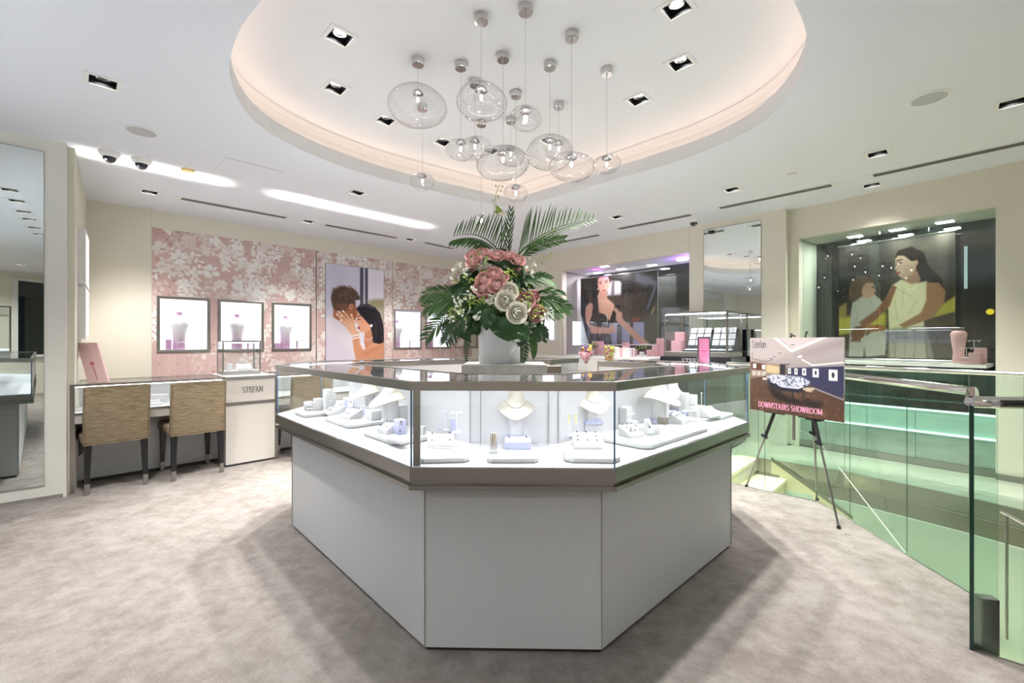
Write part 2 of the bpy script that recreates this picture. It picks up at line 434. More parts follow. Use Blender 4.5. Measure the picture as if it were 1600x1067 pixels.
# ---------------------------------------------------------------- lettering (own strokes)
def arc(cx, cy_, rx, ry, a0, a1, n=10):
    return [(cx + rx * math.cos(R(a0 + (a1 - a0) * i / n)), cy_ + ry * math.sin(R(a0 + (a1 - a0) * i / n))) for i in range(n + 1)]
GL = {  # strokes, serifs (x, y centres with half width), advance
    'S': ([arc(.31, .74, .22, .24, 35, 270, 12) + arc(.31, .26, .24, .24, 90, -145, 12)], [], .66),
    'T': ([[(.35, 0), (.35, 1)], [(.02, .97), (.68, .97)], [(.03, .97), (.03, .80)], [(.67, .97), (.67, .80)]], [(.35, 0, .14)], .74),
    'E': ([[(.16, 0), (.16, 1)], [(.05, .97), (.60, .97)], [(.05, .03), (.62, .03)], [(.16, .52), (.46, .52)], [(.60, .97), (.60, .80)], [(.62, .03), (.62, .22)], [(.46, .62), (.46, .42)]], [], .70),
    'F': ([[(.16, 0), (.16, 1)], [(.05, .97), (.60, .97)], [(.16, .52), (.46, .52)], [(.60, .97), (.60, .80)], [(.46, .62), (.46, .42)]], [(.16, 0, .13)], .62),
    'A': ([[(.12, 0), (.40, 1)], [(.40, 1), (.70, 0)], [(.22, .34), (.60, .34)]], [(.12, 0, .11), (.70, 0, .13)], .82),
    'N': ([[(.14, 0), (.14, 1)], [(.14, 1), (.72, 0)], [(.72, 0), (.72, 1)]], [(.14, 0, .11), (.72, 1, .11), (.10, 1, .08)], .88),
    'D': ([[(.16, 0), (.16, 1)], [(.05, .97), (.34, .97)] + arc(.34, .5, .38, .47, 90, -90, 14) + [(.05, .03)]], [], .82),
    'O': ([arc(.42, .5, .36, .48, 0, 360, 24)], [], .86),
    'W': ([[(.08, 1), (.30, 0)], [(.30, 0), (.50, 1)], [(.50, 1), (.74, 0)], [(.74, 0), (.96, 1)]], [(.08, 1, .11), (.50, 1, .10), (.96, 1, .10)], 1.06),
    'I': ([[(.2, 0), (.2, 1)]], [(.2, 0, .14), (.2, 1, .14)], .42),
    'R': ([[(.16, 0), (.16, 1)], [(.05, .97), (.32, .97)] + arc(.32, .74, .24, .23, 90, -90, 10) + [(.16, .51)], [(.34, .50), (.66, 0)]], [(.16, 0, .12), (.68, 0, .08)], .76),
    'H': ([[(.16, 0), (.16, 1)], [(.68, 0), (.68, 1)], [(.16, .52), (.68, .52)]], [(.16, 0, .12), (.16, 1, .12), (.68, 0, .12), (.68, 1, .12)], .86),
    'M': ([[(.14, 0), (.14, 1)], [(.14, 1), (.50, .1)], [(.50, .1), (.86, 1)], [(.86, 1), (.86, 0)]], [(.14, 0, .11), (.86, 0, .13), (.12, 1, .1), (.88, 1, .1)], 1.02),
    't': ([[(.18, .9), (.18, .15), (.24, .02), (.34, .04)], [(.04, .66), (.34, .66)]], [], .40),
    'e': ([[(.08, .36), (.46, .36)] + arc(.27, .34, .20, .33, 5, 310, 16)], [], .54),
    'f': ([[(.14, 0), (.14, .82), (.22, .98), (.36, .97)], [(.02, .66), (.32, .66)]], [], .36),
    'a': ([arc(.24, .32, .18, .31, 60, 320, 14), [(.43, .66), (.43, 0)]], [], .54),
    'n': ([[(.08, 0), (.08, .66)], [(.08, .45), (.16, .60), (.28, .66), (.40, .58), (.43, .4), (.43, 0)]], [], .54),
    ' ': ([], [], .40),
}
def text(s_, height, thick=.13, thin=.045, track=.0):
    """flat raised letters in the local x-z plane, facing -y"""
    mb = MB(); x = 0
    for ch in s_:
        st, se, adv = GL[ch]
        for pl in st:
            for (a, b) in zip(pl, pl[1:]):
                dx, dy = b[0] - a[0], b[1] - a[1]; l = math.hypot(dx, dy) or 1
                w = (thin + (thick - thin) * abs(dy) / l) / 2
                e = 0.25 * w
                nx, ny = -dy / l * w, dx / l * w; ex, ey = dx / l * e, dy / l * e
                q = [(a[0] - ex + nx, a[1] - ey + ny), (a[0] - ex - nx, a[1] - ey - ny), (b[0] + ex - nx, b[1] + ey - ny), (b[0] + ex + nx, b[1] + ey + ny)]
                mb.hexa([((x + u) * height, 0, v * height) for u, v in q], [((x + u) * height, -.0012, v * height) for u, v in q])
        for (sx, sy, hw) in se:
            mb.box((x + sx - hw) * height, (x + sx + hw) * height, -.0012, 0, (sy - thin / 2) * height, (sy + thin / 2) * height)
        x += adv + track
    return mb, x * height

# ---------------------------------------------------------------- print painter (flat prints as vertex colours)
class Canvas:
    def __init__(s, w, h, bg, ss=2):
        s.w, s.h, s.ss = w, h, ss
        s.a = np.ones((h * ss, w * ss, 3)) * np.array(bg)
        s.X, s.Y = np.meshgrid((np.arange(w * ss) + .5) / (w * ss), (np.arange(h * ss) + .5) / (h * ss))
    def blend(s, mask, col, al=1.0):
        if isinstance(col, str): col = tuple(int(col[i:i + 2], 16) / 255 for i in (0, 2, 4))
        m_ = (mask * al)[..., None]
        s.a = s.a * (1 - m_) + np.array(col) * m_
    def grad(s, c0, c1, y0=0., y1=1., x0=None, al=1.0):
        f = lambda c: np.array(tuple(int(c[i:i + 2], 16) / 255 for i in (0, 2, 4)) if isinstance(c, str) else c)
        t = np.clip(((s.Y if x0 is None else s.X) - y0) / (y1 - y0), 0, 1)[..., None]
        g = f(c0) * (1 - t) + f(c1) * t
        s.a = s.a * (1 - al) + g * al
    def poly(s, pts, col, al=1.0, soft=0):
        px = [p[0] for p in pts]; py = [p[1] for p in pts]
        ins = np.zeros(s.X.shape, bool); n = len(pts); j = n - 1
        for i in range(n):
            with np.errstate(divide='ignore', invalid='ignore'):
                c = ((py[i] > s.Y) != (py[j] > s.Y)) & (s.X < (px[j] - px[i]) * (s.Y - py[i]) / ((py[j] - py[i]) or 1e-9) + px[i])
            ins ^= c; j = i
        m_ = ins.astype(float)
        if soft: m_ = blur(m_, int(soft * s.w * s.ss))
        s.blend(m_, col, al)
    def ell(s, cx, cy_, rx, ry, col, al=1.0, rot=0, soft=0.05):
        c, q = math.cos(R(rot)), math.sin(R(rot)); asp = s.h / s.w
        dx = s.X - cx; dy = (s.Y - cy_) * asp
        u = (dx * c + dy * q) / rx; v = (-dx * q + dy * c) / (ry * asp)
        d = np.sqrt(u * u + v * v)
        s.blend(np.clip((1 - d) / soft + .5, 0, 1), col, al)
    def line(s, pts, w, col, al=1.0):
        asp = s.h / s.w
        best = np.full(s.X.shape, 9.)
        for (a, b) in zip(pts, pts[1:]):
            ax, ay, bx, by = a[0], a[1] * asp, b[0], b[1] * asp
            dx, dy = bx - ax, by - ay; L2 = dx * dx + dy * dy or 1e-9
            t = np.clip(((s.X - ax) * dx + (s.Y * asp - ay) * dy) / L2, 0, 1)
            best = np.minimum(best, np.hypot(s.X - ax - t * dx, s.Y * asp - ay - t * dy))
        s.blend(np.clip((w / 2 - best) * s.w * s.ss + .5, 0, 1), col, al)
    def noise(s, amt, k=4, seed=1):
        r = np.random.RandomState(seed)
        n_ = blur(r.rand(*s.X.shape) - .5, k); n_ = n_ / (np.abs(n_).max() + 1e-9)
        s.a = np.clip(s.a * (1 + amt * n_[..., None]), 0, 1)
    def out(s):
        return s.a.reshape(s.h, s.ss, s.w, s.ss, 3).mean((1, 3))
def blur(a, k):
    if k < 1: return a
    for ax in (0, 1):
        for _ in range(2):
            p = np.pad(a, [(k, k) if i == ax else (0, 0) for i in range(2)], mode='edge')
            c = np.cumsum(p, axis=ax)
            if ax == 0: a = (c[2 * k:] - c[:-2 * k])[:a.shape[0]] / (2 * k)
            else: a = (c[:, 2 * k:] - c[:, :-2 * k])[:, :a.shape[1]] / (2 * k)
    return a
def print_mesh(name, img, w, h, mat, parent, y=0.0, x0=0.0, z0=0.0, holes=()):
    """vertical sheet in the local x-z plane facing -y; img rows run from the top"""
    nh, nw = img.shape[:2]
    xs = np.linspace(x0, x0 + w, nw); zs = np.linspace(z0 + h, z0, nh)
    X, Z = np.meshgrid(xs, zs)
    V = np.stack([X.ravel(), np.full(X.size, y), Z.ravel()], 1)
    I = np.arange(nw * nh).reshape(nh, nw)
    q = np.stack([I[1:, :-1], I[1:, 1:], I[:-1, 1:], I[:-1, :-1]], -1).reshape(-1, 4)
    if len(holes):
        cx = (X[1:, :-1] + X[1:, 1:]).ravel() / 2; cz = (Z[1:, :-1] + Z[:-1, :-1]).ravel() / 2
        keep = np.ones(len(q), bool)
        for (hx0, hx1, hz0, hz1) in holes: keep &= ~((cx > hx0) & (cx < hx1) & (cz > hz0) & (cz < hz1))
        q = q[keep]
    me = bpy.data.meshes.new(name)
    me.from_pydata(V.tolist(), [], q.tolist())
    at = me.color_attributes.new('Col', 'FLOAT_COLOR', 'POINT')
    s_ = np.clip(img.reshape(-1, 3), 0, 1)
    l_ = np.where(s_ <= 0.04045, s_ / 12.92, ((s_ + 0.055) / 1.055) ** 2.4)
    at.data.foreach_set('color', np.concatenate([l_, np.ones((len(l_), 1))], 1).astype(np.float32).ravel())
    me.materials.append(mat)
    o = bpy.data.objects.new(name, me); C.objects.link(o); o.parent = parent
    return o

# ---------------------------------------------------------------- frames of the walls
class Fr:
    def __init__(s, p, deg):
        s.p = Vector((p[0], p[1], 0)); s.a = R(deg); s.u = Vector((math.cos(s.a), math.sin(s.a), 0)); s.v = Vector((-math.sin(s.a), math.cos(s.a), 0))
    def w(s, x, y=0., z=0.): return s.p + s.u * x + s.v * y + Vector((0, 0, z))
    def hx(s, px, y=0.):
        """local x where the ray of picture column px meets the plane at local depth y"""
        r = (px - 800) / F; P = s.p + s.v * y
        # P + u x = t (r, 1)
        return (r * P.y - P.x) / (s.u.x - r * s.u.y)
    def z(s, px, py, y=0.):
        q = s.w(s.hx(px, y), y); return H + (533.5 - py) / F * q.y
    def place(s, o, x=0., y=0., z=0.):
        o.location = s.w(x, y, z); o.rotation_euler = (0, 0, s.a); return o
WB = Fr((-4.61, 4.72), 45)      # pink flowered wall
WR = Fr((-0.54, 8.79), -45)     # wall with the first shop window
W2 = Fr((3.285, 5.116), -52.75) # wall with the second shop window
WL = Fr((-3.444, 3.419), 41)    # mirror panel
dx_, dy_ = -4.61 + 3.50, 4.72 - 3.47
WS = Fr((-3.50, 3.47), math.degrees(math.atan2(dy_, dx_)) - 180)   # short side wall, faces the room

def sobj(mb, name, mat, fr=None, **k):
    o = mb.obj(name, mat, **k)
    if fr: fr.place(o)
    return struct(o)

# floor -----------------------------------------------------------
near = [(2.6, 1.02), (1.902, 1.643), (1.803, 1.733), (2.194, 2.12), (2.227, 2.486), (2.283, 2.977), (2.303, 3.337), (2.044, 3.566), (1.873, 3.778), (1.6, 4.02)]
far = [(2.53, 4.54), (3.066, 4.075), (3.504, 3.39), (3.63, 3.135), (3.78, 2.6), (3.85, 1.9)]
carpet = [(-6.5, -5), (6.3, -5), (6.3, 0.3), (3.3, 0.5)] + near + [(0.9, 4.72), (0.5, 5.1), (1.2, 7.05), (-0.54, 8.79), (-4.61, 4.72), (-3.50, 3.47), (-6.46, 0.80)]
sobj(MB().prism(carpet, -0.12, 0.0), 'floor', 'carpet')
stone = [(0.9, 4.72), (1.6, 4.02), (2.017, 4.06)] + far + [(4.6, 1.9), (6.3, 1.3), (6.3, 1.32), (4.24, 3.9), (3.285, 5.13), (3.157, 5.11), (1.2, 7.05), (0.5, 5.1)]
sobj(MB().prism(stone, -0.12, -0.001), 'floor_stone', 'stone')

# ceiling ---------------------------------------------------------
def smooth_loop(keys, corner=0, per=7):
    """closed Catmull-Rom loop through keys with one sharp corner"""
    n = len(keys); out = []
    K = [Vector(k) for k in keys]
    for i in range(n):
        p1, p2 = K[i], K[(i + 1) % n]
        p0 = K[i - 1] if i != corner else p1 * 2 - p2
        p3 = K[(i + 2) % n] if (i + 1) % n != corner else p2 * 2 - p1
        for j in range(per):
            t = j / per
            out.append(0.5 * ((2 * p1) + (p2 - p0) * t + (2 * p0 - 5 * p1 + 4 * p2 - p3) * t * t + (3 * p1 - p0 - 3 * p2 + p3) * t ** 3))
    return out
keys = [(0.03, 5.10), (-0.90, 4.43), (-1.35, 4.02), (-1.66, 3.58), (-1.79, 3.1), (-1.66, 2.62), (-1.40, 2.24), (-1.09, 1.96), (-0.62, 1.62), (0.08, 1.38), (0.80, 1.58),
        (1.26, 1.98), (1.555, 2.33), (1.72, 2.75), (1.715, 3.20), (1.50, 3.62), (1.10, 4.05)]
loop = smooth_loop(keys)
loop.reverse()   # clockwise seen from above is fixed below by the sign test
area = sum(loop[i].x * loop[(i + 1) % len(loop)].y - loop[(i + 1) % len(loop)].x * loop[i].y for i in range(len(loop)))
if area < 0: loop.reverse()
outer_loop = offset([tuple(p) for p in loop], 0.17, True)

def holed_sheet(outline, holes, z, name, mat, up=0.0):
    bm = bmesh.new()
    for L_ in [outline] + holes:
        vs_ = [bm.verts.new((p[0], p[1], z)) for p in L_]
        for i in range(len(vs_)): bm.edges.new((vs_[i], vs_[(i + 1) % len(vs_)]))
    bmesh.ops.triangle_fill(bm, use_beauty=True, use_dissolve=False, edges=bm.edges[:])
    for f_ in bm.faces:
        f_.normal_update()
        if f_.normal.z > 0: f_.normal_flip()
    me = bpy.data.meshes.new(name); bm.to_mesh(me); bm.free()
    me.materials.append(M[mat])
    o = bpy.data.objects.new(name, me); C.objects.link(o)
    return struct(o)
def square(c, s, deg=45):
    a = R(deg)
    return [(c[0] + s * (math.cos(a) * u - math.sin(a) * v), c[1] + s * (math.sin(a) * u + math.cos(a) * v)) for u, v in ((-1, -1), (1, -1), (1, 1), (-1, 1))]
coffer_spots = [onz(x, y, TOP) for x, y in ((531, 58), (525, 138), (603, 188), (692, 222), (1057, 13), (1063, 99), (997, 156), (858, 219), (768, 235))]
main_spots = [onz(x, y, CEIL) for x, y in ((161, 128), (234, 300), (558, 301), (481, 346), (640, 374), (1371, 240), (1583, 160), (1362, 289), (1144, 296), (964, 339))]
n_seen = len(main_spots)
# lamps of the row that only the mirror shows, then unseen ones filling the light
slot_row = [Vector((x, y, CEIL)) for x, y in ((-2.63, 1.657), (-2.33, 1.297), (-1.983, .87), (-1.698, .533), (-1.347, .109), (-1.04, -.262))]
unseen_fill_spots = [Vector((x, y, CEIL)) for x, y in ((-3.9, 0.2), (2.9, 0.1), (-2.6, -1.6), (2.0, -1.9), (-2.0, -3.4), (1.0, -3.6), (4.4, -1.0), (3.9, 1.3), (-4.6, -1.6))]
outline = [(-4.61, 4.72), (-0.54, 8.79), (3.157, 5.10), (3.20, 5.30), (3.34, 5.25), (3.285, 5.116), (4.231, 3.872), (6.3, 1.15), (6.3, -5), (-6.46, -5), (-6.46, 0.80), (-3.444, 3.419), (-3.50, 3.47)]
HS = 0.062
allmain = main_spots + unseen_fill_spots + slot_row
ceil = holed_sheet(outline, [[tuple(p) for p in loop]] + [square(p, HS) for p in allmain], CEIL, 'ceiling', 'ceiling')
cof = holed_sheet([tuple(p) for p in outer_loop], [square(p, HS) for p in coffer_spots], TOP, 'ceiling_coffer', 'coffer')
lp = [tuple(p) for p in loop]
mb = MB(); n = len(lp)
strip(mb, lp, 0.0, 0.012, CEIL + 0.0012, CEIL + 0.115, True)
struct(mb.obj('trim_1', 'coffer', smooth=True))
mb = MB(); strip(mb, lp, 0.012, 0.20, CEIL + 0.085, CEIL + 0.10, True); struct(mb.obj('trim_2', 'coffer'))
mb = MB()   # upright of the cove with a rounded head
prof = [(0.17, CEIL + 0.10), (0.17, TOP - 0.10), (0.16, TOP - 0.05), (0.13, TOP - 0.02), (0.08, TOP - 0.003)]
rings = [[(p.x, p.y, z) for p in offset(lp, d, True)] for d, z in prof]
for a_, b_ in zip(rings, rings[1:]):
    k = len(mb.v); mb.v += a_ + b_
    mb.f += [(k + i, k + (i + 1) % n, k + n + (i + 1) % n, k + n + i) for i in range(n)]
struct(mb.obj('trim_3', 'coffer', smooth=True, angle=80))
mb = MB(); strip(mb, lp, 0.06, 0.09, CEIL + 0.101, CEIL + 0.112, True)
tag(mb.obj('cove_light', 'cove'), 'warm hidden light strip glowing along the ledge of the raised ceiling', 'light strip')

# walls -----------------------------------------------------------
x237 = WB.hx(237); WPT = 2.529; XW1 = 5.42
sobj(MB().box(0, x237, 0, .03, 0, CEIL), 'wall_back', 'beige', WB)
sobj(MB().box(x237, 5.756, 0, .03, WPT, CEIL), 'wall_back_upper', 'cream', WB)
sobj(MB().box(XW1, 5.756, 0, .03, 0, WPT), 'wall_back_end', 'cream', WB)
sobj(MB().box(x237 - .004, x237, -.003, 0, 0, CEIL), 'trim_4', 'desk', WB)
# right wall with the first window
a0, a1 = WR.hx(878), WR.hx(1077); endR = WR.hx(1228)
Z0, Z1 = 0.985, 2.385
mb = MB().box(0, a0, 0, .12, 0, CEIL).box(a0, a1, 0, .12, Z1, CEIL).box(a0, a1, 0, .12, 0, Z0 - .02).box(a1, endR, 0, .12, 0, CEIL)
sobj(mb, 'wall_right', 'cream', WR)
sobj(MB().box(a1 - .003, a1 + .003, -.002, 0, Z1, CEIL), 'trim_5', 'desk', WR)
# little return and pier before the second window
b0, b1 = W2.hx(1248), W2.hx(1556)
pE = W2.w(b1)
mb = MB().box(-.35, b0, 0, .12, 0, CEIL).box(b0, b1, 0, .10, Z1, CEIL).box(b1, 4.2, -.015, .3, 0, CEIL)
sobj(mb, 'wall_right_far', 'beige', W2)
sobj(MB().box(b1, 4.2, -.03, -.015, 0, .05), 'baseboard_right', 'steel', W2)
# mirror wall and the short side wall
sobj(MB().box(-4.4, -.02, .0, .06, .03, CEIL).box(-4.4, -.02, .02, .05, 0, .03), 'wall_left', 'creampale', WL)
Ls = math.hypot(dx_, dy_)
sobj(MB().box(-Ls, 0, 0, .05, 0, CEIL), 'wall_side', 'sage', WS)
sobj(MB().box(-.02, .0, .001, .14, 0, CEIL), 'wall_left_return', 'creampale', WL)
# behind the camera
sobj(MB().box(-6.52, -6.46, -5, .80, 0, CEIL).box(-6.5, 6.35, -5.06, -5, 0, CEIL).box(6.3, 6.36, -5, 1.3, 0, CEIL), 'wall_front', 'cream')

sobj(MB().box(1.87, 4.6, -4.998, -4.99, .9, 2.56), 'window_4_pane', 'outglass')
sobj(MB().box(1.87, 4.6, -4.999, -4.9985, .9, 2.56), 'window_4_night', 'mall')
sobj(MB().box(1.80, 1.87, -5, -4.95, .85, 2.62).box(1.87, 4.6, -5, -4.95, 2.56, 2.62).box(1.87, 4.6, -5, -4.9, .85, .9), 'window_4_frame', 'trimwhite')

# mirrors
def mirror(fr, x0, x1, z0, z1, label):
    t = thing('wall_mirror', label, 'mirror', fr.w((x0 + x1) / 2, -.001, z0), fr.a)
    w = (x1 - x0) / 2; h = z1 - z0
    MB().box(-w, w, -.006, 0, 0, h).obj('mirror_pane', 'mirror', t)
    MB().box(-w - .003, -w, -.008, 0, -.003, h + .003).box(w, w + .003, -.008, 0, -.003, h + .003).box(-w, w, -.008, 0, h, h + .003).box(-w, w, -.008, 0, -.003, 0).obj('mirror_edge', 'ventgrey', t)
mirror(WL, -2.6, WL.hx(68.5), WL.z(68, 757.5), WL.z(69, 237.5), 'tall frameless mirror set in the pale panel beside the seated desk')
mirror(WR, WR.hx(1100), WR.hx(1189), 0.9, 2.645, 'tall wall mirror behind the black jewellery case')

# window bays -------------------------------------------------------
def bay(fr, x0, x1, y0, depth, z0, z1, side, idx, glassname, back=True):
    sobj(MB().box(x0, x1, y0, depth, z1, z1 + .03), 'window_%d_ceiling' % idx, 'ceiling' if idx == 1 else 'baygreen', fr)
    sobj(MB().box(x0 - .04, x0, y0, depth, 0, z1), 'window_%d_side' % idx, side, fr)
    sobj(MB().box(x1, x1 + .04, y0, depth, 0, z1), 'window_%d_reveal' % idx, side, fr)
    sobj(MB().box(x0, x1, depth, depth + .012, 0, z1), 'window_%d_pane' % idx, glassname, fr)
D1 = 0.76; D2 = 0.54
bay(WR, a0, a1 + .4, .12, D1, Z0, Z1, 'baygrey', 1, 'outglass')
bay(W2, b0, b1, .10, D2, Z0, Z1, 'baygreen', 2, 'outglass')
# inner panes of the two windows
for (fr, x0, x1, i, cuts) in ((WR, a0, a1, 1, (WR.hx(938), WR.hx(1011))), (W2, b0, b1, 2, (W2.hx(1373),))):
    xs = [x0] + list(cuts) + [x1]
    for k in range(len(xs) - 1):
        o = sobj(MB().box(xs[k] + .002, xs[k + 1] - .002, .03, .04, Z0 + .005, Z1), 'window_%d_glass' % i, 'winglass' if i == 2 else 'glass', fr)
sobj(MB().box(a0, a1 + .4, .12, D1, Z0 - .03, Z0), 'window_1_sill', 'trimwhite', WR)
sobj(MB().box(b0, W2.hx(1541, .04), .04, D2 - .02, .96, .99), 'window_2_sill', 'trimwhite', W2)
# what stands beneath the second window
sobj(MB().box(-.3, b1, .03, .10, 0.0, .065), 'baseboard_back', 'steel', W2)
xs = [-.3, b0 + .25, b0 + .62, b0 + 1.0, b1]
for i in range(4):
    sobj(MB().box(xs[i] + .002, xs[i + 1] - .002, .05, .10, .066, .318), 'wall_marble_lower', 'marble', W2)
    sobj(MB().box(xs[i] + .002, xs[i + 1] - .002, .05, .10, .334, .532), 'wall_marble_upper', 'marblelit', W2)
t = tag(MB().box(-.3, b1, .035, .10, .319, .333).obj('band_light', 'bandled'), 'lower thin light line in the green marble band below the window', 'light strip'); W2.place(t)
t = tag(MB().box(-.3, b1, .035, .10, .533, .545).obj('band_light', 'bandled'), 'upper thin light line above the green marble band', 'light strip'); W2.place(t)
sobj(MB().box(b0, b1, .05, .06, .546, .96), 'window_3_pane', 'outglass', W2)
sobj(MB().box(-.3, b0, .05, .06, .546, .96), 'wall_dark_panel', 'mall', W2)
# dark mall beyond the glass
mb = MB()
mb.box(-1.5, 9.0, 3.6, 3.7, -0.2, 4).box(-1.5, 9.0, .95, 3.6, 3.2, 3.3)
o = mb.obj('wall_mall', 'mall'); WR.place(o); struct(o)
o = MB().box(-1.5, 9.0, .80, 3.6, -.14, -.13).obj('floor_mall', 'mallfloor'); WR.place(o); struct(o)
o = MB().box(-1.6, -1.5, .8, 3.7, 0, 4).box(9.0, 9.1, -.6, 3.7, 0, 4).obj('wall_mall_end', 'mall'); WR.place(o); struct(o)
def mall_pt(px, py, dist=2.2):
    q = W2.w(W2.hx(px, dist), dist); q.z = H + (533.5 - py) / F * q.y; return q
for i, (px, y0, y1, d) in enumerate(((1389, 388, 452, 1.5), (1402, 392, 444, 2.0), (1463, 394, 432, 2.0), (1509, 385, 451, 1.5))):
    q = mall_pt(px, y1, d); q2 = mall_pt(px, y0, d)
    lab = ['vertical white tube light behind the banner near its bare left part', 'vertical white tube light behind the banner beside the woman in cream', 'short vertical white tube light behind the dark haired woman', 'vertical white tube light standing clear of the banner in the dark mall'][i].replace(' near its bare left part', ' above the child')
    t = thing('tube_light', lab, 'light', q)
    MB().tube((0, 0, 0), (0, 0, q2.z - q.z), .014, n=8).obj('tube', 'tube', t)
    MB().tube((0, 0, q2.z - q.z), (0, 0, q2.z - q.z + .03), .017, n=8).obj('tube_cap', 'darksteel', t)
    MB().tube((0, 0, -.03), (0, 0, 0), .017, n=8).obj('tube_cap', 'darksteel', t)
for i, (px, py, m_, r_) in enumerate(((1393, 418, 'warmlamp', .014), (1414, 428, 'warmlamp', .018), (1406, 441, 'warmlamp', .014), (1345, 430, 'warmlamp', .012), (1290, 404, 'tube', .012), (1547, 487, 'amber', .035))):
    q = mall_pt(px, py, 1.9)
    t = thing('mall_lamp', 'small ' + ('amber' if m_ == 'amber' else 'warm' if m_ == 'warmlamp' else 'white') + ' lamp glowing in the dark mall, ' + ['above the child', 'before the face of the woman', 'under the chin of the woman', 'over the hair of the child', 'beside the window reveal', 'beyond the pink display blocks'][i], 'lamp', q)
    MB().ball((0, 0, 0), r_, 10, 6).obj('lamp_globe', m_, t)
    MB().tube((0, 0, r_), (0, 0, r_ + .25), .004, n=6).obj('lamp_rod', 'darksteel', t)
# planters outside, low
for i, px in enumerate((1529, 1552)):
    q = mall_pt(px, 515, .9); t = thing('mall_planter', ['round leafy plant in a dark trough beyond the pink blocks', 'leafy plant in a dark trough at the window end by the beige pier'][i], 'plant', (q.x, q.y, 1.05))
    mb = MB(); rr = random.Random(i)
    for k in range(90):
        a = rr.uniform(0, 6.28); r_ = rr.uniform(0, .13); z = rr.uniform(.04, .22)
        d = Vector((rr.uniform(-1, 1), rr.uniform(-1, 1), rr.uniform(-.2, 1))).normalized() * .05
        p = Vector((r_ * math.cos(a), r_ * math.sin(a), z)); s_ = d.orthogonal().normalized() * .012
        mb.add([p, p + d * .5 + s_, p + d, p + d * .5 - s_], [(0, 1, 2, 3)])
    mb.obj('foliage', 'leafmid', t)
    MB().prism([(-.14, -.08), (.14, -.08), (.14, .08), (-.14, .08)], -1.15, .05).obj('trough', 'darksteel', t)
lamp('POINT', 'mall_light', W2.w(.9, 1.6, 2.6), 6, (.85, .95, 1), size=.1)

# stair well ---------------------------------------------------------
def sw(s_, w_, z): return Vector(((w_ + s_) * .7071, (w_ - s_) * .7071, z))
st = thing('staircase', 'cream stair flight descending beside the glass balustrade', 'staircase', (0, 0, 0))
for k in range(0, 13):
    z = -.155 * k; s0 = -1.44 + .26 * (k - 1); s1 = s0 + .26
    wn = 3.99 if k < 4 else 3.3
    if k == 0: s0 = -1.62
    zz = z if k else .001
    v = [sw(s0, wn, zz - .03), sw(s1 + .015, wn, zz - .03), sw(s1 + .015, 5.04, zz - .03), sw(s0, 5.04, zz - .03)]
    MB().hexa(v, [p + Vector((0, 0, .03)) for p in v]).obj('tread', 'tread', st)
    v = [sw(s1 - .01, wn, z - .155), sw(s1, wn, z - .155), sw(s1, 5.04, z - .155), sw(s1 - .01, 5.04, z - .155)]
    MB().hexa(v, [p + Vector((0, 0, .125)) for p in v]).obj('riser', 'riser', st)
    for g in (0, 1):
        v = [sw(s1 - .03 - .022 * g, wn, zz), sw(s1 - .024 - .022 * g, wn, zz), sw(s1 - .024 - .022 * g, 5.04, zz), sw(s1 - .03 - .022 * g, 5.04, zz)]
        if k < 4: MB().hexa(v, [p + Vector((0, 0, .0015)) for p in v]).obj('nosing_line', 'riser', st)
fw = far[:]
mb = MB(); strip(mb, fw, -.012, .012, -.13, 0.004); struct(mb.obj('trim_6', 'steel'))
mb = MB(); strip(mb, fw, -.004, .03, -.26, -.13); struct(mb.obj('wall_well_fascia', 'fascia'))
mb = MB(); strip(mb, fw, .0, .05, -2.2, -.26); struct(mb.obj('wall_well_far', 'wellgreen'))
# sloping stringer along the far wall
for (o0, o1, m_, nm) in ((.0, .035, 'fascia', 'stringer'), (-.6, .0, 'riser', 'stair_side')):
    a_, b_ = sw(-1.30, 5.0, .0), sw(1.2, 5.0, -1.56)
    pts = [a_ + Vector((0, 0, o0)), b_ + Vector((0, 0, o0)), b_ + Vector((0, 0, o1)), a_ + Vector((0, 0, o1))]
    MB().hexa(pts, [p + Vector((-.012, -.012, 0)) for p in pts]).obj(nm, m_, st)
mb = MB(); strip(mb, near[::-1], -.04, .0, -2.2, -.12); struct(mb.obj('wall_well_near', 'wellgreen'))
sobj(MB().box(.9, 5.2, .3, 5.4, -2.25, -2.2), 'floor_lower', 'stone')
sobj(MB().box(3.85, 5.2, 1.0, 1.9, -2.2, -.12).box(2.6, 5.2, .9, .98, -2.2, -.12), 'wall_well_end', 'wellgreen')
lamp('AREA', 'stairwell_fill', (2.95, 2.2, -.16), 2.5, (1, .98, .82), size=.3, sizey=1.4, rot=(0, 0, 0))  # added fill lamp without a fixture, brightens the stair well

# balustrades
def balustrade(path, z0, z1, rail_z, r_, name, label, seams=True, edge=None):
    t = thing(name, label, 'balustrade', (0, 0, 0))
    for i in range(len(path) - 1):
        a_ = Vector(path[i]); b_ = Vector(path[i + 1]); d = (b_ - a_).normalized(); nn = Vector((d.y, -d.x)) * .006
        a2 = a_ + d * .003; b2 = b_ - d * .003
        MB().prism([a2 + nn, b2 + nn, b2 - nn, a2 - nn], z0, z1).obj('glass_panel', 'green', t)
        if i: MB().tube((a_.x, a_.y, z0 + .02), (a_.x, a_.y, z1), .0016, n=6).obj('glass_edge', 'glassedge', t)
    MB().path([(p[0], p[1], rail_z) for p in path], r_, 16).obj('handrail', 'chrome', t, smooth=True)
    return t
np_ = [(2.12, 1.47), (1.86, 1.69), (1.803, 1.733), (2.185, 2.10), (2.22, 2.486), (2.275, 2.977), (2.29, 3.33), (2.035, 3.56), (1.865, 3.77), (1.60, 4.01)]
t = balustrade(np_[1:], 0.0, .95, .965, .0225, 'stair_balustrade', 'green glass balustrade with chrome tube rail on the edge of the carpet')
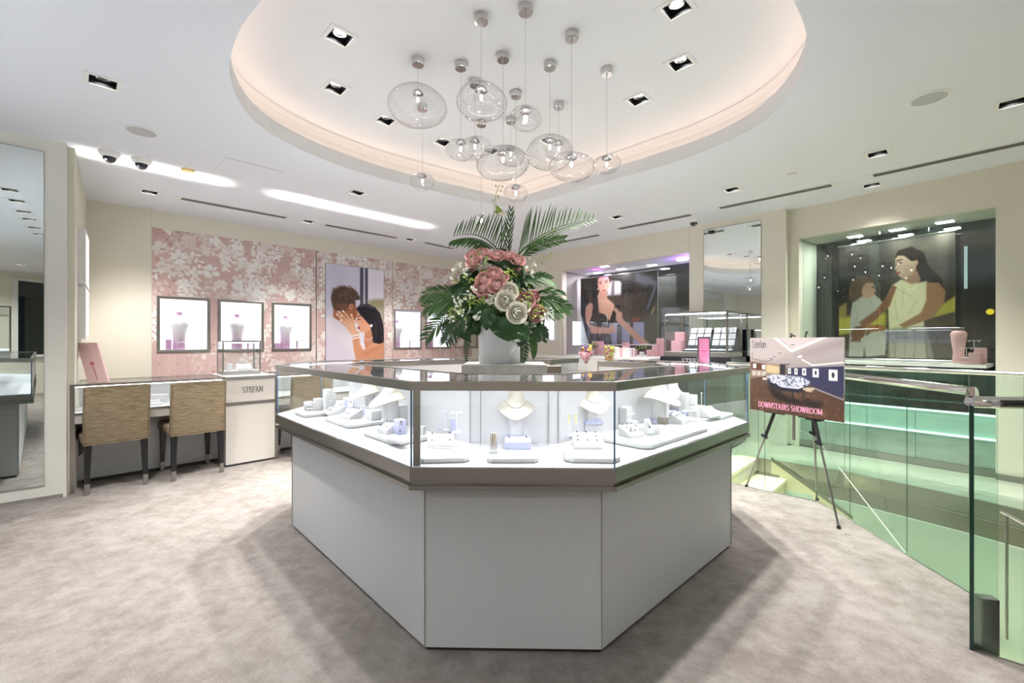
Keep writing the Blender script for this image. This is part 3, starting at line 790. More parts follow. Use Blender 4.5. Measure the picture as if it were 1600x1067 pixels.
MB().box(-.012, .012, -.006, .006, 0, .95, Matrix.Translation((1.795, 1.727, 0)) @ Matrix.Rotation(R(45), 4, 'Z')).obj('thick_glass_edge', 'glassedge', t)
MB().path([(1.803, 1.733, .965), (1.86, 1.700, .965), (2.12, 1.69, .965)], .0235, 16).obj('end_rail', 'chrome', t, smooth=True)
MB().box(-.03, .03, -.02, .02, -.02, .20, Matrix.Translation((1.862, 1.735, 0)) @ Matrix.Rotation(R(-12), 4, 'Z')).obj('steel_clamp', 'steel', t, bevel=.004)
# diagonal reflection of the stair edge in the near glass, built as thin rods
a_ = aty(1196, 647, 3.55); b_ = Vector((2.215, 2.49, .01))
MB().tube(a_, (2.27, 3.3, .48), .0025, n=6).tube((2.27, 3.3, .48), b_, .003, n=6).obj('stair_reflection_line', 'stairreflection', t)
t = balustrade([(2.30, 4.74)] + far, -.12, .95, .965, .019, 'landing_balustrade', 'green glass balustrade with chrome rail along the far stone floor')
t = thing('black_post', 'black square post ending the near chrome handrail', 'post', (1.93, 1.60, 0))
MB().box(-.045, .3, -.02, .03, 0, 1.04).obj('post_body', 'black', t, bevel=.003)
# slim inner handrail on brackets, lower flight
t = thing('lower_handrail', 'short steel handrail on the lower flight, seen through the glass', 'handrail', (0, 0, 0))
a_ = aty(1565, 799, 2.6); b_ = aty(1612, 824, 2.45)
MB().path([a_, b_], .009, 10).obj('rail_tube', 'chrome', t, smooth=True)
MB().tube(a_ + Vector((.03, 0, -.02)), a_ + Vector((.03, 0, -.75)), .007, n=8).obj('rail_stanchion', 'steel', t)

# ---------------------------------------------------------------- ceiling fixtures
def make_spot():
    t = thing('downlight', 'x', 'downlight', (0, 0, 0), R(45))
    mb = MB()
    for q in ((-.085, .085, -.085, -.061), (-.085, .085, .061, .085), (-.085, -.061, -.061, .061), (.061, .085, -.061, .061)):
        mb.box(*q, -.005, .0005)
    mb.obj('trim_frame', 'trimwhite', t)
    MB().box(-.063, .063, -.063, -.061, 0, .10).box(-.063, .063, .061, .063, 0, .10).box(-.063, -.061, -.063, .063, 0, .10).box(.061, .063, -.063, .063, 0, .10).box(-.063, .063, -.063, .063, .10, .102).obj('recess_box', 'black', t)
    g = MB().lathe([(.052, .02), (.056, .022), (.056, .06), (.050, .06), (.050, .03), (.046, .025)], 20, cap=False).obj('gimbal_ring', 'darksteel', t, smooth=True)
    MB().lathe([(.044, .028), (.040, .048), (.028, .062), (.012, .066)], 20, cap=False).obj('reflector', 'chrome', t, smooth=True)
    MB().lathe([(.0, .040), (.030, .040), (.030, .043), (.0, .043)], 16, cap=False).obj('lamp_disc', 'spotlamp', t)
    return t
proto = make_spot()
used = [False]
def spot(p, label, group, energy, size=R(125), tilt=None):
    if not used[0]:
        o = proto; o.location = p; o['label'] = label; o['group'] = group; used[0] = True
    else: o = dup(proto, p, R(45), label, group)
    l = lamp('SPOT', 'downlight_beam', (0, 0, -.008), energy, (1, .965, .925), o, size=.035, spot=size, blend=.7)
    return o
cl = ['first square downlight of the raised ceiling, above the big blown glass globe', 'second square downlight of the raised ceiling, in the row beside the globes', 'third square downlight of the raised ceiling, touching the big globe outline', 'fourth square downlight of the raised ceiling, behind the pair of small globes',
      'square downlight of the raised ceiling cut by the top of the picture', 'square downlight of the raised ceiling between two others beside the speaker side', 'square downlight of the raised ceiling closest to the last small globe', 'square downlight of the raised ceiling mostly hidden by a tilted globe', 'square downlight peeping out behind the wide central globe',
      ]
for p, l in zip(coffer_spots, cl): spot(p, l, 'downlights of the raised ceiling', E_SPOT, R(84))
ml = ['large square downlight alone above the tall mirror panel', 'square downlight close to the pink wall above the first chair', 'square downlight in the low ceiling beside the access panel', 'tiny square downlight between two air slots near the couple poster', 'tiny square downlight near the top of the bouquet',
      'square downlight above the easel, its lamp lit', 'square downlight cut by the picture edge near the round speaker', 'square downlight under the long air slot above the second window', 'square downlight between two air slots above the black case', 'tiny square downlight above the palm fronds']
for p, l in zip(main_spots, ml): spot(p, l, 'downlights of the lower ceiling', E_SPOT_MAIN * (.3 if 'long air slot above' in l else 1), R(100))
for i, p in enumerate(unseen_fill_spots): spot(p, 'unseen square fill downlight in the ceiling over the near part of the shop', 'unseen fill downlights over the near floor', E_SPOT_MAIN * (1.9 if p.y < -1 else 1.2), R(150) if p.y < -1 else R(90))  # unseen lamps; those well behind the camera widened and boosted as front fill

for i, p in enumerate(slot_row):
    o = dup(proto, p, R(45), '%s black square downlight of the row reflected in the tall mirror' % ('first', 'second', 'third', 'fourth', 'fifth', 'last')[i], 'row of downlights over the side counter')
    for c_ in list(C.objects):
        if c_.parent == o and c_.type == 'LIGHT': bpy.data.objects.remove(c_)
    if i in (0, 3): lamp('SPOT', 'downlight_beam', (0, 0, -.008), E_SPOT_MAIN, (1, .965, .925), o, size=.035, spot=R(84), blend=.7)

# blown glass pendants
PEND = [  # canopy px, globe px, globe width px, height px, depth, label
    ((652, 97), (653, 168), 92, 64, None, 'largest blown glass pendant, hanging highest beside the square downlights'),
    ((754, 30), (752, 161), 80, 58, None, 'glass pendant with a pointed top, second from the biggest globe'),
    ((822, 15), (821, 186), 52, 38, None, 'small warm glowing pendant on the cord from the canopy closest to the viewer'),
    ((892, 57), (893, 261), 74, 45, None, 'low wide glass pendant touching the tilted globe, on a very long cord'),
    ((788, 90), (786, 257), 86, 52, None, 'wide clear pendant in the middle directly above the bouquet'),
    ((859, 103), (859, 240), 76, 54, None, 'tilted glass pendant between the middle globe and the low wide one'),
    ((720, 103), (720, 234), 46, 33, None, 'small pendant paired with another just beyond it, the nearer of the pair'),
    ((948, 112), (948, 257), 42, 29, None, 'small pendant hanging alone on the stair side of the cluster'),
    ((806, 148), (806, 302), 40, 27, None, 'small low pendant right above the orchid tip'),
    ((754, 193), (752, 343), 26, 19, None, 'smallest and lowest pendant, half hidden behind the palm fronds'),
    ((741, 125), (742, 232), 50, 35, 3.10, 'pendant just beyond the small one it overlaps, canopy hidden by a globe'),
    ((660, 163), (660, 284), 40, 27, 3.42, 'small pendant hanging straight below the largest globe'),
    ((873, 165), (873, 234), 44, 30, None, 'pendant half hidden behind the tilted glass globe'),
    ((794, 190), (798, 244), 46, 32, 3.62, 'pendant behind the middle globe, seen through its glass'),
]
for i, (c, g, w, h, D, lab) in enumerate(PEND):
    Y = D or onz(c[0], c[1], TOP - .02).y
    P = aty(g[0], g[1], Y); zc = P.z
    r_ = w / 2 / F * Y; al = math.atan((533.5 - g[1]) / F)
    hh = max(.45 * h / 2, math.sqrt(max(1, (h / 2) ** 2 - (w / 2 * math.sin(al)) ** 2)) / math.cos(al)) / F * Y
    t = thing('glass_pendant', lab, 'pendant lamp', (P.x, Y, TOP), 0, 'blown glass pendants of the cluster')
    MB().lathe([(0.001, -.042), (.036, -.042), (.040, -.038), (.040, 0)], 24).obj('canopy', 'chrome', t, smooth=True, angle=30)
    zt = zc - TOP + hh * .92
    MB().tube((0, 0, -.042), (0, 0, zt + .01), .0016, n=6).obj('cable', 'silver', t)
    MB().tube((0, 0, -.060), (0, 0, -.042), .004, n=8).obj('cable_grip', 'chrome', t)
    rr = random.Random(i * 3 + 1)
    p1, p2, p3 = rr.uniform(0, 6), rr.uniform(0, 6), rr.uniform(0, 6); tilt = rr.uniform(-.10, .10)
    mb = MB(); n = 40; prof = []
    top_r = .022
    for k in range(17):
        th = math.pi * (k / 16)      # 0 top .. pi bottom
        rad = math.sin(th) ** .92 * r_ * (1 + .05 * math.sin(th * 1.3 + p1))
        z = math.cos(th) * hh
        if k < 2: rad = max(rad, top_r * (.8 + .2 * k))
        prof.append((max(rad, .0008), z))
    mb.lathe(prof[::-1], n, (0, 0, 0), fn=lambda a, z: 1 + .02 * math.sin(a + p2) + .02 * math.sin(2 * a + p3 + z * 6) + .006 * math.sin(3 * a + p1))
    for j, v in enumerate(mb.v):
        x, y, z = v; mb.v[j] = (x, y, z + zc - TOP + tilt * x * .6 + .022 * r_ * math.sin(3 * x / r_ + p1))
    ob = mb.obj('globe', 'blob', t, smooth=True, angle=180)
    cr_ = min(.034, r_ * .36)
    MB().lathe([(.006, .012), (cr_ * .7, .010), (cr_, -.004), (cr_ * 1.02, -.012), (cr_ * .5, -.014), (.010, -.018), (.010, -.036)], 20, (0, 0, zt - .004)).obj('lamp_cap', 'silver', t, smooth=True, angle=40)
    MB().ball((0, 0, zt - .052), .0075 if i not in (2,) else .011, 8, 6, (1, 1, 2.4)).obj('bulb', 'bulb', t, smooth=True)

# dome cameras, speakers, detectors, access panel
def dome(p, label):
    t = thing('dome_camera', label, 'camera', p)
    MB().lathe([(.070, 0), (.070, -.006), (.060, -.030), (.046, -.042)], 24).obj('housing', 'trimwhite', t, smooth=True, angle=40)
    MB().lathe([(.044, -.042), (.040, -.060), (.028, -.075), (.010, -.083), (.001, -.084)], 20).obj('dome_cover', 'navy', t, smooth=True)
    MB().tube((.0, -.03, -.066), (.006, -.040, -.073), .010, n=10).obj('lens', 'silver', t)
dome(onz(171, 238, CEIL), 'white dome camera closest to the tall mirror panel')
dome(onz(221, 249, CEIL), 'second white dome camera, beside the yellowed detector')
dome(onz(1084, 343, CEIL), 'small dome camera above the wall mirror of the window wall')
def speaker(p, label):
    t = thing('ceiling_speaker', label, 'speaker', p)
    MB().lathe([(.100, 0), (.100, -.004), (.086, -.006), (.086, 0)], 36, cap=False).obj('rim_ring', 'trimwhite', t)
    MB().lathe([(.086, 0), (.086, -.003), (.001, -.004)], 36).obj('speaker_cloth', 'speaker', t)
speaker(onz(221, 205, CEIL), 'round ceiling speaker near the two dome cameras')
speaker(onz(1452, 153, CEIL), 'round ceiling speaker above the stair balustrade')
t = thing('smoke_detector', 'yellowed round detector beside the dome cameras', 'detector', onz(294, 265, CEIL))
MB().lathe([(.050, 0), (.048, -.016), (.036, -.020), (.001, -.021)], 24).obj('detector_body', 'detector', t, smooth=True, angle=40)
t = thing('smoke_detector', 'white round detector near the long air slots of the stair side', 'detector', onz(1237, 272, CEIL))
MB().lathe([(.045, 0), (.043, -.014), (.030, -.022), (.001, -.023)], 24).obj('detector_body', 'trimwhite', t, smooth=True, angle=40)
q = [onz(x, y, CEIL - .002) for x, y in ((346, 282), (408, 287), (432, 270), (352, 253))]
pc = onz(388, 269, CEIL)
t = thing('access_panel', 'flush square access panel in the ceiling, fine dark joint', 'panel', pc, R(45))
MB().box(-.225, .225, -.225, .225, -.0025, 0).obj('panel_board', 'ceiling', t)
MB().box(-.229, .229, -.229, -.226, -.0015, 0).box(-.229, .229, .226, .229, -.0015, 0).obj('panel_joint', 'ventgrey', t)
# air slots
def slot(p0, p1, label):
    a = onz(*p0, CEIL); b = onz(*p1, CEIL); d = b - a; L_ = d.length
    t = thing('air_slot', label, 'air vent', a, math.atan2(d.y, d.x), 'long air slots of the ceiling')
    w = .062
    MB().box(0, L_, -w, -w + .014, -.006, 0).box(0, L_, w - .014, w, -.006, 0).box(0, .045, -w + .014, w - .014, -.006, 0).box(L_ - .045, L_, -w + .014, w - .014, -.006, 0).obj('slot_frame', 'trimwhite', t)
    MB().box(.045, L_ - .045, -w + .014, w - .014, -.002, 0).obj('slot_back', 'slot', t)
    for k in range(3):
        y = -w + .026 + k * .035
        MB().box(.045, L_ - .045, y - .003, y + .005, -.006, -.002).obj('slat', 'ventgrey', t)
slot((275, 308), (453, 341), 'longest air slot, in the ceiling before the flowered wall')
slot((503, 350), (624, 372), 'air slot above the couple poster')
slot((660, 378), (712, 389), 'short air slot partly behind the palm fronds')
slot((845, 384), (940, 366), 'air slot over the corner behind the bouquet')
slot((962, 358), (1086, 334), 'air slot above the window with the woman in black')
slot((1118, 326), (1308, 287), 'air slot over the pier between the two windows')
slot((1355, 276), (1640, 214), 'long air slot over the second window, running out of the picture')

# ---------------------------------------------------------------- display counters
def counter(name, label, path, closed, depth, segs_front, seams=(), with_back=True, led=True, top_only=None):
    """glass topped counter; path = base outline, outside at +"""
    t = thing(name, label, 'display counter', (0, 0, 0))
    n = len(path); idx = list(range(n if closed else n - 1))
    sgn = 1
    area_ = sum(path[i][0] * path[(i + 1) % n][1] - path[(i + 1) % n][0] * path[i][1] for i in range(n))
    if area_ < 0: sgn = -1
    o = lambda d: d * sgn
    def S(a, b, z0, z1, nm, mat, only=None, **k):
        mb = MB(); strip(mb, path, o(a), o(b), z0, z1, closed, only); return mb.obj(nm, mat, t, **k)
    for i in idx:
        S(-.02, 0, .018, .652, 'base_panel', 'panel', [i])
    S(-.03, -.012, 0, .018, 'kick_strip', 'darksteel')
    S(-.02, .093, .655, .672, 'lower_lip', 'steel')
    S(-.02, .074, .672, .686, 'shadow_gap', 'steel')
    S(-.02, .088, .686, .735, 'lower_rail', 'steel')
    S(-depth + .093, .0, .725, .737, 'case_floor', 'casefloor')
    S(.0, .080, .735, .7375, 'floor_edge', 'casefloor')
    for i in idx:
        S(.076, .082, .737, 1.022, 'glass_pane', 'glass', [i])
    S(.070, .093, 1.020, 1.053, 'top_rail', 'steel')
    for i in idx:
        S(-depth + .115, .070, 1.042, 1.050, 'top_glass', 'topglass', [i])
    S(-depth + .093, -depth + .115, 1.014, 1.053, 'back_rail', 'steel')
    for i in idx:
        S(-depth + .093, -depth + .105, .737, 1.014, 'back_panel', 'velvet', [i])
    S(-depth + .093, -depth + .11, 0, .725, 'inner_panel', 'desk')
    if led:
        S(.056, .068, 1.028, 1.034, 'led_strip', 'caseled')
        S(-depth + .108, -depth + .114, 1.028, 1.034, 'led_strip', 'caseled')
    for i in range(n):
        q = offset(path, o(.0012), closed)[i]
        MB().box(q.x - .002, q.x + .002, q.y - .002, q.y + .002, .02, .652).obj('panel_joint', 'ventgrey', t)
    # green-blue vertical glass edges at the corners
    A = offset(path, o(.079), closed)
    for i in range(n):
        if not closed and i in (0, n - 1): continue
        MB().box(A[i].x - .003, A[i].x + .003, A[i].y - .003, A[i].y + .003, .737, 1.02).obj('glass_edge', 'edgeblue', t)
    return t
F1 = (-.337, 1.711); F2 = (.344, 1.697); RR = (1.276, 2.579); R2 = (1.31, 3.16); B2 = (.30, 4.03); B1 = (-.40, 4.04); L2 = (-1.39, 3.36); LL = (-1.417, 2.854)
g1 = (.86, Vector(B2).lerp(Vector(R2), (.86 - .30) / 1.01).y); g2 = (.52, Vector(B2).lerp(Vector(R2), (.52 - .30) / 1.01).y)
CP = [g2, B2, B1, L2, LL, F1, F2, RR, R2, g1]
cnt = counter('display_counter', 'large octagonal white jewellery counter with glass cases around an open middle', CP, False, .42, None)
# steel mullion at the near corner of the front pane, back-panel seams, end panes of the entrance gap
MB().box(-.337 - .03, -.337 - .004, 1.640, 1.652, .737, 1.02).obj('corner_mullion', 'steel', cnt)
def inner_seam(px, d):
    r = (px - 800) / F
    for (a, b) in ((F1, F2),):
        y = 1.70 + .327 - .013
        MB().box(r * y - .002, r * y + .002, y - .006, y, .737, 1.014).obj('panel_seam', 'ventgrey', cnt)
for px in (735, 751, 857, 872): inner_seam(px, 0)
for (a, b) in (((735, 733), (751, 695)), ((868, 735), (856, 694))):
    p = onz(a[0], a[1], .738); q = onz(b[0], b[1], .738); d = (q - p).normalized().cross(Vector((0, 0, 1))) * .0012
    MB().hexa([p - d, p + d, q + d, q - d], [v + Vector((0, 0, .001)) for v in (p - d, p + d, q + d, q - d)]).obj('floor_seam', 'ventgrey', cnt)
def end_pane(g, other):
    g = Vector(g); d = (g - Vector(other)).normalized(); nn = Vector((-d.y, d.x))
    if nn.dot(g - Vector((0, 2.9))) < 0: nn = -nn
    a = g + nn * .093; b = g - nn * .327
    w = d * .004
    MB().prism([a, b, b + w, a + w], .737, 1.02).obj('end_glass', 'glass', cnt)
    MB().prism([a, b, b + w * 3, a + w * 3], 1.014, 1.053).obj('end_rail', 'steel', cnt)
    MB().prism([a, b, b + w * 3, a + w * 3], 0.0, .737).obj('end_panel', 'panel', cnt)
    MB().prism([b - nn * .0, b + nn * .02, b + nn * .02 + w * 3, b + w * 3], .737, 1.014).obj('end_upright', 'steel', cnt)
end_pane(g1, R2); end_pane(g2, B2)

# second counter, beside the camera (seen in the tall mirror)
K = [(-3.07, 2.42), (-3.70, 1.80), (-2.75, -1.2), (-1.2, -1.2), (-1.15, -.3)]
c2 = counter('side_counter', 'second white glass counter reflected in the tall mirror', K, True, .50, None)
t = thing('tall_showcase', 'glass showcase standing on the counter reflected in the tall mirror', 'showcase', (-2.64, 1.38, 1.053), R(-56.7))
def case_box(t, w, d, h, base=.06, led='caseled', frame='steel', fr=.012, floor='casefloor', backlit=False):
    MB().box(-w / 2, w / 2, -d / 2, d / 2, 0, base).obj('case_plinth', frame, t, bevel=.003)
    MB().box(-w / 2 + .01, w / 2 - .01, -d / 2 + .01, d / 2 - .01, base, base + .004).obj('case_floor', floor, t)
    for (x0, x1, y0, y1) in ((-w / 2, w / 2, -d / 2, -d / 2 + .004), (-w / 2, w / 2, d / 2 - .004, d / 2), (-w / 2, -w / 2 + .004, -d / 2, d / 2), (w / 2 - .004, w / 2, -d / 2, d / 2)):
        MB().box(x0, x1, y0, y1, base, h - fr).obj('glass_pane', 'glass', t)
    MB().box(-w / 2, w / 2, -d / 2, d / 2, h - .006, h - .001).obj('top_glass', 'topglass', t)
    for sx in (-1, 1):
        for sy in (-1, 1):
            x = sx * (w / 2 - fr / 2); y = sy * (d / 2 - fr / 2)
            MB().box(x - fr / 2, x + fr / 2, y - fr / 2, y + fr / 2, base, h).obj('upright', frame, t)
    MB().box(-w / 2, w / 2, -d / 2, -d / 2 + fr, h - fr, h).box(-w / 2, w / 2, d / 2 - fr, d / 2, h - fr, h).box(-w / 2, -w / 2 + fr, -d / 2, d / 2, h - fr, h).box(w / 2 - fr, w / 2, -d / 2, d / 2, h - fr, h).obj('top_frame', frame, t)
    if led: MB().box(-w / 2 + fr, w / 2 - fr, -d / 2 + fr + .001, -d / 2 + fr + .011, h - fr - .010, h - fr - .004).obj('led_strip', led, t)
case_box(t, 2.1, .34, .46)

# ---------------------------------------------------------------- jewellery displays
ZF = .7385
LA, RA = R(-46.6), R(43.4)
def tray(p, w, d, rz, label, h=.020, cut=0):
    t = thing('display_tray', label, 'tray', (p[0], p[1], p[2]), rz)
    c_ = cut or .012
    pts = [(-w / 2 + c_, -d / 2), (w / 2 - c_, -d / 2), (w / 2, -d / 2 + c_), (w / 2, d / 2), (-w / 2, d / 2), (-w / 2, -d / 2 + c_)]
    MB().prism(pts, .003, h).obj('tray_pad', 'velvet', t, bevel=.004, smooth=True)
    MB().prism([(x * .985, y * .985) for x, y in pts], 0, .004).obj('tray_foot', 'ventgrey', t)
    return t
def ring_at(p, rz, label, group, gem='gem', mat='silver', s=.85, cat='ring'):
    t = thing('ring', label, 'ring', p, rz, group)
    n = 10; rr = .0085 * s; v = []; f = []
    for i in range(n):
        a = 2 * math.pi * i / n
        for k in range(4):
            b = math.pi / 2 * k
            r_ = rr + .0012 * s * math.cos(b)
            v.append((r_ * math.cos(a), .0014 * s * math.sin(b), r_ * math.sin(a) + .004 * s))
    for i in range(n):
        for k in range(4):
            f.append((i * 4 + k, i * 4 + (k + 1) % 4, ((i + 1) % n) * 4 + (k + 1) % 4, ((i + 1) % n) * 4 + k))
    MB().add(v, f).obj('band', mat, t)
    MB().ball((0, 0, rr + .0065 * s), .0042 * s, 6, 4).obj('stone_setting', gem, t)
    return t
RINGP = {}
def wedge(p, w, d, h0, h1, rz, label, rows=(), gem='gem', mat='velvet', gl=None, zslot=True):
    """sloping ring block, low at the front; rows = list of ring counts"""
    t = thing('ring_block', label, 'ring stand', p, rz)
    b = [(-w / 2, -d / 2, 0), (w / 2, -d / 2, 0), (w / 2, d / 2, 0), (-w / 2, d / 2, 0)]
    u = [(-w / 2, -d / 2, h0), (w / 2, -d / 2, h0), (w / 2, d / 2, h1), (-w / 2, d / 2, h1)]
    MB().hexa(b, u).obj('block_body', mat, t, bevel=.002)
    sl = (h1 - h0) / d
    u2 = [(x * .94, y * .94, h0 + sl * (y * .94 + d / 2) + .0005) for x, y, z in u]
    MB().hexa(u2, [(x, y, z + .0015) for x, y, z in u2]).obj('slope_pad', 'velvet', t)
    M_ = Matrix.Translation(Vector(p)) @ Matrix.Rotation(rz, 4, 'Z')
    tot = 0
    for j, c in enumerate(rows):
        y = d * (-.33 + .66 * (j / max(1, len(rows) - 1) if len(rows) > 1 else .5))
        for i in range(c):
            x = w * (-.33 + .66 * (i / max(1, c - 1) if c > 1 else .5))
            q = M_ @ Vector((x, y, h0 + sl * (y + d / 2) - .0015))
            key = gem
            od = ('first', 'second', 'third', 'fourth', 'fifth')[i]
            rw = {1: ('only',), 2: ('front', 'back'), 3: ('front', 'middle', 'back')}[len(rows)][j]
            lb = '%s ring of the %s row in the %s' % (od, rw, label.split(',')[0].replace('white ', '').replace(' carrying', ''))
            lb = ' '.join(lb.split()[:16])
            if key not in RINGP: RINGP[key] = ring_at(q, rz, lb, 'rings in ' + label[:50], gem)
            else: dup(RINGP[key], q, rz, lb, 'rings in ' + label[:50])
    return t
def block(p, w, d, h, rz, label, mat='velvet', cat='display block', name='display_block'):
    t = thing(name, label, cat, p, rz)
    MB().box(-w / 2, w / 2, -d / 2, d / 2, 0, h).obj('block_body', mat, t, bevel=.0025, smooth=True)
    MB().box(-w / 2 + .004, w / 2 - .004, -d / 2 + .004, d / 2 - .004, h, h + .001).obj('block_pad', 'velvet', t)
    return t
def bust(p, rz, hpost, r_, label, plate=True, box=None, col='lilac'):
    t = thing('necklace_bust', label, 'necklace stand', p, rz)
    z = 0
    if box:
        MB().box(-box[0] / 2, box[0] / 2, -box[1] / 2, box[1] / 2, 0, box[2]).obj('bust_box', 'velvet', t, bevel=.002); z = box[2]
    if plate:
        MB().lathe([(r_ * 1.0, 0), (r_ * 1.0, .006), (r_ * .72, .018), (r_ * .6, .020)], 8, (0, 0, z)).obj('foot_plate', col, t)
        z += .018
    MB().lathe([(r_ * .56, 0), (r_ * .54, hpost)], 24, (0, 0, z)).obj('post', 'velvet', t, smooth=True, angle=40)
    zt = z + hpost
    # sloping shoulder piece, long towards the viewer
    n = 32; prof = [(1.0, 0), (1.03, .004), (.72, .030), (.50, .050), (.40, .070), (.37, .100)]
    mb = MB(); v = []
    for k, (q, zz) in enumerate(prof):
        for i in range(n):
            a = 2 * math.pi * i / n
            fwd = 1 + .42 * max(0, -math.sin(a)) ** 1.5 * (q > .45)
            bk = 1 - .25 * max(0, math.sin(a)) * (q > .45)
            x = q * r_ * 1.38 * math.cos(a); y = q * r_ * 1.15 * math.sin(a) * fwd * bk
            dip = -.030 * max(0, -math.sin(a)) ** 2 * (1 if q > .6 else (.6 if q > .45 else .2)) + .012 * abs(math.cos(a)) * (q > .6)
            v.append((x, y, zt + zz * (r_ / .065) + dip))
    f = []
    for k in range(len(prof) - 1):
        f += [(k * n + i, k * n + (i + 1) % n, (k + 1) * n + (i + 1) % n, (k + 1) * n + i) for i in range(n)]
    f += [tuple(range(n - 1, -1, -1)), tuple(range(len(v) - n, len(v)))]
    mb.add(v, f).obj('shoulder', 'ivory', t, smooth=True, angle=50)
    # necklace lying on the shoulder
    pts = [(r_ * 1.38 * .60 * math.cos(a), r_ * 1.15 * .60 * math.sin(a) * (1 + .42 * max(0, -math.sin(a)) ** 1.5), zt + .044 * (r_ / .065) - .026 * max(0, -math.sin(a)) ** 2 + .003) for a in [math.pi + math.pi * i / 16 for i in range(17)]]
    MB().path(pts, .0011, 5).obj('chain', 'silver' if col == 'lilac' else 'gold', t)
    return t
def tstand(p, rz, h, w, label, drops=None):
    t = thing('earring_stand', label, 'earring stand', p, rz)
    MB().tube((0, 0, 0), (0, 0, h), .0022, n=8).obj('stem', 'velvet', t)
    MB().box(-w / 2, w / 2, -.003, .003, h, h + .004).obj('bar', 'velvet', t)
    MB().box(-.016, .016, -.014, .014, 0, .004).obj('stand_foot', 'velvet', t)
    if drops:
        e = None
        for sx in (-1, 1):
            e = thing('drop_earring', ('first ' if sx < 0 else 'second ') + (('gold drop earring on the ' + label) if drops == 'gold' else ('pearl earring on the ' + label)), 'earring', Vector(p) + Matrix.Rotation(rz, 3, 'Z') @ Vector((sx * w * .36, -.004, h)), rz, 'earrings on the ' + label[:40])
            mb = MB()
            if drops == 'gold':
                for k in range(7): mb.ball((.002 * math.sin(k * 2.2), 0, -.004 - k * .0058), .0032, 6, 4)
            else: mb.ball((0, 0, -.006), .005, 8, 6)
            mb.obj('beads', 'gold' if drops == 'gold' else 'petalwhite', e)
            MB().tube((0, 0, -.004), (0, .001, .003), .0008, n=5).obj('hook', 'gold' if drops == 'gold' else 'silver', e)
    return t
def card(p, rz, w, h, label, lean=.35):
    t = thing('display_card', label, 'display card', p, rz)
    c, s_ = math.cos(lean), math.sin(lean)
    Mx = Matrix.Rotation(-lean, 4, 'X')
    MB().box(-w / 2, w / 2, 0, .005, 0, h, Mx).obj('card_board', 'velvet', t, bevel=.001)
    MB().tube(Mx @ Vector((-.2 * w, -.002, h * .85)), Mx @ Vector((0, -.002, h * .45)), .0008, n=5).tube(Mx @ Vector((.2 * w, -.002, h * .85)), Mx @ Vector((0, -.002, h * .45)), .0008, n=5).obj('fine_chain', 'silver', t)
    MB().ball(Mx @ Vector((0, -.003, h * .42)), .004, 8, 5).obj('small_pendant', 'gem', t)
    return t
def T(px, py, z=ZF): return onz(px, py, z)
TT = ZF + .0205
# --- front case, three compartments
tray(T(695, 716), .195, .15, R(6), 'white tray in the front case beside the steel corner post', cut=.02)
tray(T(801, 716), .200, .15, R(1), 'white tray in the middle of the front case', cut=.018)
tray(T(923, 716), .215, .15, R(-2), 'white tray in the front case under the wedge of eight rings', cut=.03)
wedge(T(689, 695, TT), .112, .085, .012, .038, R(8), 'wide white wedge of four tiny rings in the front case, beside the corner post', (2, 2))
block(T(712, 678, TT), .050, .040, .075, R(8), 'tall lilac block behind the wedge of four rings', 'lilac')
block(T(692, 672, TT), .042, .03, .012, R(4), 'low lilac block between the tall block and the leaning card', 'lilac')
block(T(655, 678, TT), .050, .040, .036, R(-8), 'ivory box close to the corner post in the front case', 'velvet')
block(T(655, 663, TT + .0), .042, .030, .098, R(-8), 'tall lilac block behind the ivory box at the corner post', 'lilac')
card(T(674, 668, TT), R(-10), .030, .085, 'slim leaning card with a dark clip behind the four ring wedge')
tstand(T(698, 672, TT + .012), R(5), .088, .054, 'white T-bar stand on the low lilac block')
tstand(T(713, 676, TT + .076), R(5), .078, .048, 'second white T-bar stand on the tall lilac block')
bust(T(806, 684, TT), R(0), .108, .062, 'ivory necklace stand in the middle of the front case')
wedge(T(809, 700, TT), .108, .05, .030, .040, R(1), 'lilac block with two gold rings in the middle of the front case', (2,), mat='lilac')
def bracelet_rack(p, rz, label):
    t = thing('bracelet_rack', label, 'bracelet stand', p, rz)
    MB().box(-.017, .017, -.018, .018, 0, .012).obj('rack_base', 'velvet', t, bevel=.001)
    MB().hexa([(-.014, -.010, .012), (.014, -.010, .012), (.014, .016, .012), (-.014, .016, .012)], [(-.012, .006, .075), (.012, .006, .075), (.012, .016, .075), (-.012, .016, .075)]).obj('rack_back', 'velvet', t)
    for k, x in enumerate((-.009, 0, .009)):
        pts = [(x - .002, .002, .076), (x - .003, -.006, .05), (x, -.012, .018), (x + .004, -.006, .05), (x + .004, .002, .076)]
        MB().path(pts, .0011, 5).obj('gold_chain', 'gold', t)
bracelet_rack(T(771, 707, TT), R(3), 'small stand of gold bracelets beside the middle necklace stand')
wedge(T(917, 698, TT), .118, .085, .018, .052, R(-4), 'white wedge of eight rings in the front case', (3, 2, 3))
bust(T(924, 674, TT), R(12), .066, .062, 'ivory necklace stand on a box behind the wedge of eight rings', box=(.095, .07, .045))
block(T(896, 684, TT), .040, .03, .014, R(0), 'low lilac block under the gold earrings', 'lilac')
tstand(T(894, 681, TT + .015), R(0), .098, .046, 'slim stand in the front case with gold drop earrings', 'gold')
